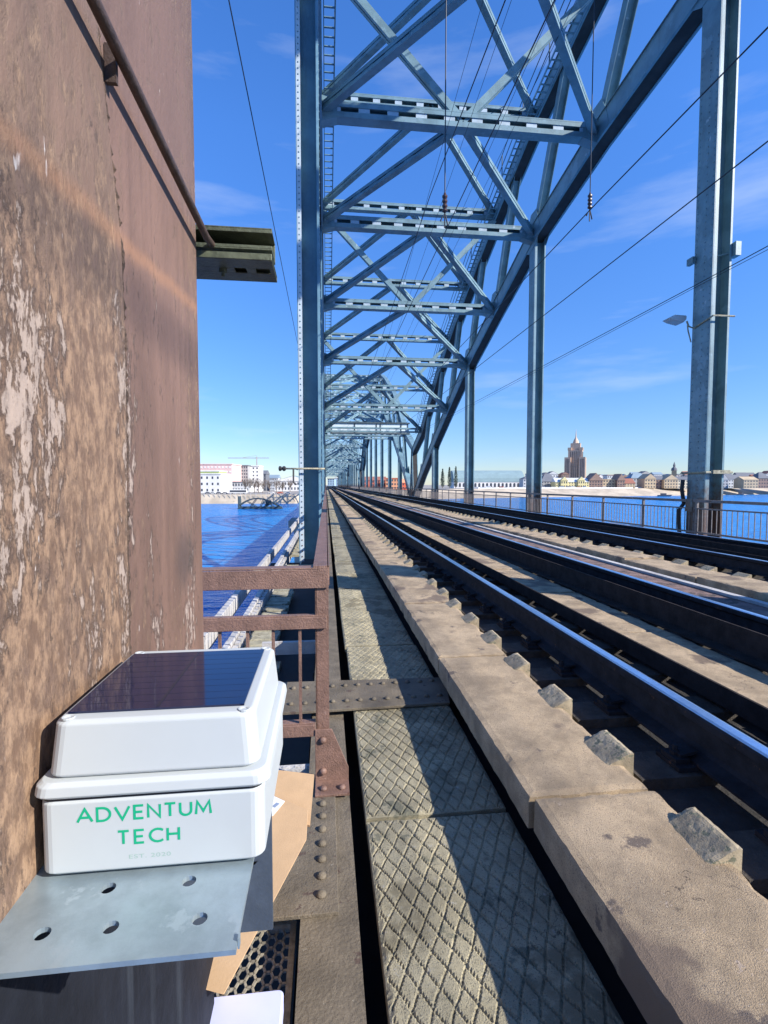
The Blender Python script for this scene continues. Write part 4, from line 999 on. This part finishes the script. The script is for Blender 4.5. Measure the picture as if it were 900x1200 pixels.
# quay items: bus, cars
def vehicle(px, d, ln, hh, col, label, cat, group=None, z=-6.45):
    p_ = ground_pt(px, d); t_ = thing(cat if cat == 'bus' else 'parked_car', label, cat, (p_.x, p_.y, z), -YAW*.5, group)
    if cat == 'bus':
        m__ = MB(); m__.box(-ln/2, ln/2, 0, 2.5, .4, hh); new('body', m__, M['c_white'], t_, local=True, bevel=.25)
        m__ = MB(); m__.box(-ln/2+.3, ln/2-.3, -.04, .1, 1.3, hh-.6); new('window_band', m__, M['c_window'], t_, local=True)
    else:
        m__ = MB(); pr_ = [(-ln/2, .35), (-ln/2, .85), (-ln*.32, .95), (-ln*.2, hh), (ln*.2, hh), (ln*.34, .95), (ln/2, .8), (ln/2, .35)]
        m__.prism([(x_, 0, z_) for x_, z_ in pr_], (0, 1.8, 0)); new('body', m__, M[col], t_, local=True, bevel=.1)
        m__ = MB(); m__.prism([(-ln*.27, -.02, .98), (-ln*.18, -.02, hh-.12), (ln*.17, -.02, hh-.12), (ln*.29, -.02, .98)], (0, .1, 0)); new('side_window', m__, M['c_window'], t_, local=True)
    for x_ in ((-ln*.33, ln*.33)):
        m__ = MB(); m__.lathe((x_, -.05, .36), (0, 1, 0), [(.36, 0), (.36, .25)], 10); new('wheel', m__, M['black'], t_, local=True)
vehicle(279, 352, 12, 3.2, 'c_white', 'white city bus with a dark window band on the left quay', 'bus')
for i_, (px, cc, cn) in enumerate(((243, 'c_dkroof', 'dark'), (249, 'c_ltgrey', 'silver'), (256, 'c_dkroof', 'black'), (263, 'c_grey', 'grey'), (318, 'c_white', 'white'), (328, 'c_red', 'red'), (337, 'c_white', 'second white'))):
    vehicle(px, 350+i_, 4.4, 1.5, cc, cn+' car parked on the left quay, '+('left of the bus' if px < 279 else 'right of the wreck'), 'car', 'cars parked on the left quay')
# bare trees
M['bark'] = mat('bare_branches', (.20, .16, .13), .9, 0, .2, 1)
def bare_tree(px, d, h_, label, seed):
    p_ = ground_pt(px, d); t_ = thing('bare_tree', label, 'tree', (p_.x, p_.y, -6.5), 0, 'bare trees on the left bank'); rr = random.Random(seed)
    m__ = MB(); m__.tube([(0, 0, 0), (.1, 0, h_*.35), (0, .1, h_*.6)], [.3, .22, .12], 6); new('trunk', m__, M['bark'], t_, local=True)
    m__ = MB()
    for i_ in range(34):
        z_ = h_*rr.uniform(.25, .6); a_ = rr.uniform(0, 6.28); q_ = Vector((math.cos(a_)*h_*rr.uniform(.12, .33), math.sin(a_)*h_*.3, z_+h_*rr.uniform(.15, .42)))
        m__.tube([(0, 0, z_), tuple(q_*.6+Vector((0, 0, z_*.4))), tuple(q_)], [.12, .09, .05], 3)
        for j in range(5):
            s_ = q_*.6+Vector((0, 0, z_*.4)) if j % 2 else q_*.85+Vector((0, 0, z_*.15)); e_ = s_+Vector((rr.uniform(-1.3, 1.3), rr.uniform(-1, 1), rr.uniform(.3, 1.9))); m__.tube([tuple(s_), tuple(e_)], [.06, .03], 3)
    new('crown', m__, M['bark'], t_, local=True, kind='stuff')
for i_, (px, d, h_, s_) in enumerate(((288, 400, 12, 'first'), (293, 395, 13, 'second'), (298, 405, 12, 'third'), (303, 395, 13, 'fourth'), (308, 400, 11, 'fifth'), (316, 410, 11, 'sixth'), (324, 400, 12, 'seventh'), (331, 420, 10, 'eighth'), (340, 420, 11, 'ninth'))):
    bare_tree(px, d, h_, 'bare leafless tree, %s from the left in the row before the white tower block' % s_, i_)
# wreck of a truss in the river
wr = thing('truss_wreck', 'dark rusty remains of an old arched truss standing in the river', 'wreck', tuple(ground_pt(305, 262, WATER)), -YAW)
def wl(t_, z_): return ((t_-.5)*22, 0, z_)
for yy_ in (-1.5, 1.5):
    m_ = MB(); arc = [wl(.02+.96*i_/12, .8+4.6*math.sin(math.pi*min(1, .06+.94*i_/12)**.9)) for i_ in range(13)]
    arc = [(x_, yy_, z_) for x_, y__, z_ in arc]
    for a_, b_ in zip(arc, arc[1:]): m_.bar(a_, b_, .4, .55)
    m_.bar((-11, yy_, .7), (11, yy_, .7), .5, .9)
    for a_, b_ in ((2, 5), (5, 3), (7, 6), (8, 10), (9, 7)): m_.bar(arc[a_], (arc[b_][0], yy_, .8), .25, .3)
    new('truss_arch', m_, M['steel_dark'], wr, local=True)
m_ = MB(); m_.box(-11.2, -10.4, -1.7, 1.7, -.5, 6.5); new('end_post', m_, M['steel_dark'], wr, local=True)
m_ = MB(); rr = random.Random(8)
for i_ in range(22): m_.bar((4+rr.uniform(-1.5, 1.8), rr.uniform(-1, 1), rr.uniform(1, 4)), (4+rr.uniform(-1.5, 1.8), rr.uniform(-1, 1), rr.uniform(1.5, 5)), .3, .35)
new('tangled_bars', m_, M['steel_dark'], wr, local=True)
m_ = MB(); m_.box(-11.5, 11.5, -2, 2, -.6, .35); new('footing', m_, M['steel_dark'], wr, local=True)
# quay wall rails on the left
m_ = MB()
for i_ in range(40):
    p_ = ground_pt(150+i_*6, 331+i_*.15); m_.box(p_.x-.12, p_.x+.12, p_.y-.2, p_.y, -11, -5.6)
new('quay_posts', m_, M['palewood'], label='row of pale fender posts along the left quay wall', cat='quay posts', kind='stuff')

# city at the end of the bridge
building(384, 392, 700, 8, 'c_glass', 'flat', base=-6, depth=20, label='bluish glass block straight ahead where the rails end', win=(6, 3))
building(392, 399, 760, 10, 'c_glass', 'flat', 'c_white', base=-6, depth=20, label='taller pale blue block straight ahead beside the glass block', win=(7, 3))
building(399, 408, 640, 7, 'c_white', 'flat', 'c_white', base=-6, depth=20, label='white block with grey windows just right of the rail end', win=(4, 3))
building(426, 452, 520, 4.5, 'c_red', 'side', 'c_redroof', base=-5, label='red building seen between the columns of the second span, left one', win=(3, 8))
building(452, 471, 500, 6, 'c_orange', 'flat', 'c_red', base=-5, label='orange red building in the middle between far columns', win=(3, 6))
building(471, 492, 510, 2.0, 'c_red', 'side', 'c_orange', base=-5, label='low red warehouse beside the arch foot', win=(2, 6))
# long hall with arches and pale roof
hall = building(532, 614, 640, 3.6, 'c_white', 'vault', 'c_teal', rh=15, base=-4.4, depth=46, label='long white hall with arched windows under a wide pale green roof', cat='hall')
a_ = ground_pt(532, 640); b_ = ground_pt(614, 640); wdt = (b_-a_).length
m_ = MB(); 
def arch_win(w_, h_): return [(-w_/2, -.15, 0), (w_/2, -.15, 0), (w_/2, -.15, h_*.7)]+[(w_/2*math.cos(t_), -.15, h_*.7+h_*.3*math.sin(t_)) for t_ in (.5, 1.05, 1.57, 2.09, 2.6)]+[(-w_/2, -.15, h_*.7)]
am = MB(); am.prism(arch_win(2.6, 5), (0, .3, 0)); am = mesh(am, 'window', M['c_window'])
for i_ in range(18):
    o = bpy.data.objects.new('window', am); COL.objects.link(o); o.parent = hall; o.location = (-wdt/2+wdt*(i_+.5)/18, 0, 1.6)
# poplars
M['poplar'] = mat('grey_green_poplar', (.10, .13, .10), .9, 0, .3, .5)
def poplar(px, d, h_, label, seed):
    p_ = ground_pt(px, d); t_ = thing('poplar_tree', label, 'tree', (p_.x, p_.y, -4.4), 0, 'tall narrow trees by the hall'); rr = random.Random(seed)
    m__ = MB(); m__.tube([(0, 0, 0), (0, 0, h_*.9)], [.5, .1], 6); new('trunk', m__, M['bark'], t_, local=True)
    m__ = MB()
    for i_ in range(900):
        z_ = rr.uniform(.1, 1); r_ = 3.0*math.sin(math.pi*min(1, z_*.85+.12))**.7*rr.uniform(.3, 1)*(1.05-z_*.55); a_ = rr.uniform(0, 6.28)
        c_ = Vector((r_*math.cos(a_), r_*math.sin(a_), z_*h_)); u_ = Vector((rr.uniform(-1, 1), rr.uniform(-1, 1), rr.uniform(-1, 1)))*.6; v_ = Vector((rr.uniform(-1, 1), rr.uniform(-1, 1), rr.uniform(.2, 1)))*.8
        m__.add([c_-u_, c_+u_, c_+v_], [(0, 1, 2)])
    new('crown', m__, M['poplar'], t_, local=True, kind='stuff')
for i_, (px, h_, nn) in enumerate(((518.5, 23, 'leftmost'), (526.5, 25, 'middle'), (534, 26, 'rightmost'))): poplar(px, 600, h_, 'tall narrow grey green tree, %s of the three beside the hall' % nn, i_)
# right bank houses
rb_ = [(613, 633, 600, 7, 'c_ltgrey', 'hip', 'c_dkroof', 4, 'pale house half behind a bridge column, next to the hall'),
 (634, 653, 620, 4, 'c_grey', 'hip', 'c_dkroof', 10, 'big grey house with a steep dark hipped roof'),
 (651, 690, 600, 3.2, 'c_yellow', 'side', 'c_ltgrey', 5, 'long pale yellow building below the stepped tower'),
 (690, 706, 600, 5, 'c_brown', 'gable', 'c_brown', 9, 'dark brown gabled warehouse right of the yellow building'),
 (706, 723, 605, 6, 'c_tan', 'flat', 'c_tan', 4, 'beige flat-roofed block between two brown gables'),
 (723, 732, 600, 5, 'c_brown', 'gable', 'c_brown', 8, 'narrow brown gabled house right of the beige block'),
 (731, 744, 600, 1.5, 'c_tan', 'side', 'c_redroof', 6, 'low tan house with reddish roof'),
 (739, 760, 680, 9, 'c_grey', 'hip', 'c_blueroof', 7, 'bluish domed roof building rising behind the tan houses'),
 (755, 768, 600, 7, 'c_tan', 'gable', 'c_tan', 6, 'tan gabled warehouse, left one of the pair before the spire'),
 (768, 779, 605, 6, 'c_brown', 'side', 'c_dkroof', 5, 'brown house with dark roof between the tan warehouses'),
 (778, 794, 600, 6, 'c_tan', 'gable', 'c_tan', 6, 'tan gabled warehouse nearest the spire'),
 (794, 812, 600, 6, 'c_cream', 'side', 'c_dkroof', 4, 'cream house left of the nearest right column'),
 (812, 842, 620, 5, 'c_ltgrey', 'side', 'c_dkroof', 4, 'grey house hidden behind the nearest right column'),
 (842, 853, 620, 6, 'c_grey', 'gable', 'c_dkroof', 7, 'grey gabled house just right of the nearest right column'),
 (853, 871, 640, 7, 'c_ltgrey', 'side', 'c_dkroof', 6, 'long pale grey house with dark roof at the right'),
 (871, 888, 610, 6, 'c_tan', 'side', 'c_tan', 4, 'tan building near the right edge of the view'),
 (888, 903, 630, 8, 'c_brown', 'hip', 'c_dkroof', 8, 'dark brown building at the right edge of the view'),
 (903, 950, 640, 7, 'c_grey', 'side', 'c_dkroof', 5, 'grey terrace outside the right edge')]
for px0, px1, d, zt, wl_, rf, rm, rh, lab in rb_:
    building(px0, px1, d, zt, wl_, rf, rm, rh, base=-4.4, label=lab, win=(3, max(3, int((px1-px0)/3)), .4, .42), depth=18)
for px, zt in ((661, 8.5), (681, 8.5)):
    building(px-4, px+4, 598.5, 5, 'c_yellow', 'gable', 'c_yellow', 4.5, base=-4.4, depth=4, label='yellow gabled bay on the %s half of the long yellow building' % ('left' if px < 670 else 'right'), cat='gabled bay', group='yellow gabled bays', win=(2, 3, .4, .5))
# background roofline, individually placed houses
rr = random.Random(41); px = 612; cnt = 0
cols_ = ['c_grey', 'c_ltgrey', 'c_tan', 'c_brown', 'c_white']; rfs = ['c_dkroof', 'c_redroof', 'c_blueroof']
nm = dict(c_grey='grey', c_ltgrey='pale grey', c_tan='tan', c_brown='brown', c_white='white', c_dkroof='dark', c_redroof='reddish', c_blueroof='bluish')
ORD = ['first', 'second', 'third', 'fourth', 'fifth', 'sixth', 'seventh', 'eighth', 'ninth', 'tenth']+[a_+b_ for a_ in ('', 'twenty-', 'thirty-', 'forty-', 'fifty-', 'sixty-') for b_ in (('eleventh', 'twelfth', 'thirteenth', 'fourteenth', 'fifteenth', 'sixteenth', 'seventeenth', 'eighteenth', 'nineteenth', 'twentieth') if not a_ else ('first', 'second', 'third', 'fourth', 'fifth', 'sixth', 'seventh', 'eighth', 'ninth'))]
nearby = [(633,'the column nearest the hall'),(655,'the steep hipped roof'),(692,'the long yellow building'),(725,'the beige flat-roofed block'),(762,'the bluish domed roof'),(800,'the spire'),(845,'the nearest right column'),(905,'the brown building at the right edge')]
while px < 905:
    w_ = rr.uniform(6, 13); zt = rr.uniform(10, 19); cc = rr.choice(cols_); rf = rr.choice(rfs)
    nb = next(n_ for x_, n_ in nearby if px < x_)
    if not (658 < px < 690):
        cnt += 1; building(px, px+w_, rr.uniform(760, 860), zt, cc, rr.choice(['gable', 'side', 'flat']), rf, rr.uniform(3, 6), base=-4.4, label='%s house with %s roof, %s from the left in the back row' % (nm[cc], nm[rf], ORD[cnt-1]), group='back row of houses on the right bank', win=(4, 4, .4, .4))
    px += w_*.72
# church spire
p_ = ground_pt(789, 700); t_ = thing('church_tower', 'slim church tower with dark cap left of the nearest right column', 'church tower', (p_.x, p_.y, -4.4), -.6)
m_ = MB(); m_.box(-3, 3, -3, 3, 0, 24); new('shaft', m_, M['c_tan'], t_, local=True)
m_ = MB(); m_.lathe((0, 0, 24), (0, 0, 1), [(4, 0), (3.4, 3), (1.4, 5), (1.6, 7), (.2, 12)], 8); new('cap', m_, M['c_dkroof'], t_, local=True)
# stepped tower
tw = thing('stepped_tower', 'tall stepped brown stone tower with needle spire on the right bank', 'tower', tuple(ground_pt(673.5, 1150, -4.4)), math.radians(-31))
def tier(hw_, z0, z1, nm_='tier', x_=0, y_=0): m__ = MB(); m__.box(x_-hw_, x_+hw_, y_-hw_, y_+hw_, z0, z1); return new(nm_, m__, M['c_tower'], tw, local=True)
tier(15, 0, 82); tier(10.5, 82.01, 98)
for sx_ in (-1, 1):
    for sy_ in (-1, 1): tier(6.5, 0, 66, 'wing', sx_*15.5, sy_*15.5); tier(4, 82.02, 88, 'turret', sx_*12, sy_*12)
m_ = MB(); m_.lathe((0, 0, 98), (0, 0, 1), [(7, 0), (5, 7), (2.2, 12), (1.2, 15), (.2, 32)], 8); new('spire', m_, M['c_tower'], tw, local=True)
m_ = MB()
for i_ in range(6):
    o_ = -10+i_*4
    m_.box(o_-.6, o_+.6, -15.3, -15.02, 4, 79); m_.box(15.02, 15.3, o_-.6, o_+.6, 4, 79); m_.box(-15.3, -15.02, o_-.6, o_+.6, 4, 79)
for sx_ in (-1, 1):
    for q_ in (-3, 0, 3): m_.box(sx_*15.5+q_-.6, sx_*15.5+q_+.6, -22.3, -22.02, 4, 62)
new('window_strip', m_, M['c_window'], tw, local=True, kind='stuff')
# low quay embankment wall, boats
m_ = MB(); pts_ = [ground_pt(px_, dd) for px_, dd in ((560, 520), (640, 560), (740, 600), (850, 664), (960, 750))]
for a_, b_ in zip(pts_, pts_[1:]): m_.bar((a_.x, a_.y, -3.9), (b_.x, b_.y, -3.9), 1.2, 1.6)
new('embankment_wall', m_, M['c_white'], label='low pale wall along the top of the right river bank', cat='wall')
def boat(px, d, ln, label):
    p_ = ground_pt(px, d); t_ = thing('moored_boat', label, 'boat', (p_.x, p_.y, WATER), -.5)
    m__ = MB(); m__.prism([(-ln/2, -1.5, .1), (ln/2-2, -1.5, .1), (ln/2, -1.5, 1.8), (-ln/2, -1.5, 1.5)], (0, 3, 0)); new('hull', m__, M['c_dkroof'], t_, local=True)
    m__ = MB(); m__.box(-ln*.3, ln*.1, -1.2, 1.2, 1.6, 3.4); new('cabin', m__, M['c_brown'], t_, local=True)
boat(779, 540, 14, 'dark moored boat at the sandy bank left of the nearest right column')
boat(868, 610, 8, 'small dark boat at the sandy bank right of the nearest right column')

rr = random.Random(31)
for i_ in range(34):
    px = 560+i_*7.0+rr.uniform(-2, 2); f_ = (px-560)/290; d_ = 535+f_*125
    p_ = ground_pt(px, d_+rr.uniform(2, 8)); t_ = thing('parked_van', 'small pale vehicle parked along the top of the far right river bank', 'van', (p_.x, p_.y, -4.2), rr.uniform(-.6, -.2), 'vehicles parked along the right river bank')
    ln = rr.uniform(4.5, 8.5); hh = rr.uniform(1.6, 2.8); m__ = MB(); m__.prism([(-ln/2, 0, .3), (-ln/2, 0, hh), (ln*.25, 0, hh), (ln*.38, 0, hh*.6), (ln/2, 0, hh*.5), (ln/2, 0, .3)], (0, 2, 0))
    new('body', m__, M[rr.choice(['c_white', 'c_white', 'c_ltgrey', 'c_grey', 'c_red'])], t_, local=True)
for i_ in range(26):
    px = rr.uniform(615, 900); p_ = ground_pt(px, rr.uniform(660, 740)); t_ = thing('bare_tree', 'small bare winter tree standing among the houses of the right bank', 'tree', (p_.x, p_.y, -4.4), 0, 'bare trees on the right bank')
    h_ = rr.uniform(10, 16); m__ = MB(); m__.tube([(0, 0, 0), (0, 0, h_*.6)], [.35, .15], 5); new('trunk', m__, M['bark'], t_, local=True); m__ = MB()
    for j in range(60):
        a_ = rr.uniform(0, 6.28); z_ = h_*rr.uniform(.3, .6); m__.tube([(0, 0, z_), (math.cos(a_)*h_*rr.uniform(.1, .32), math.sin(a_)*h_*.3, z_+h_*rr.uniform(.1, .4))], [.12, .05], 3)
    new('crown', m__, M['bark'], t_, local=True, kind='stuff')
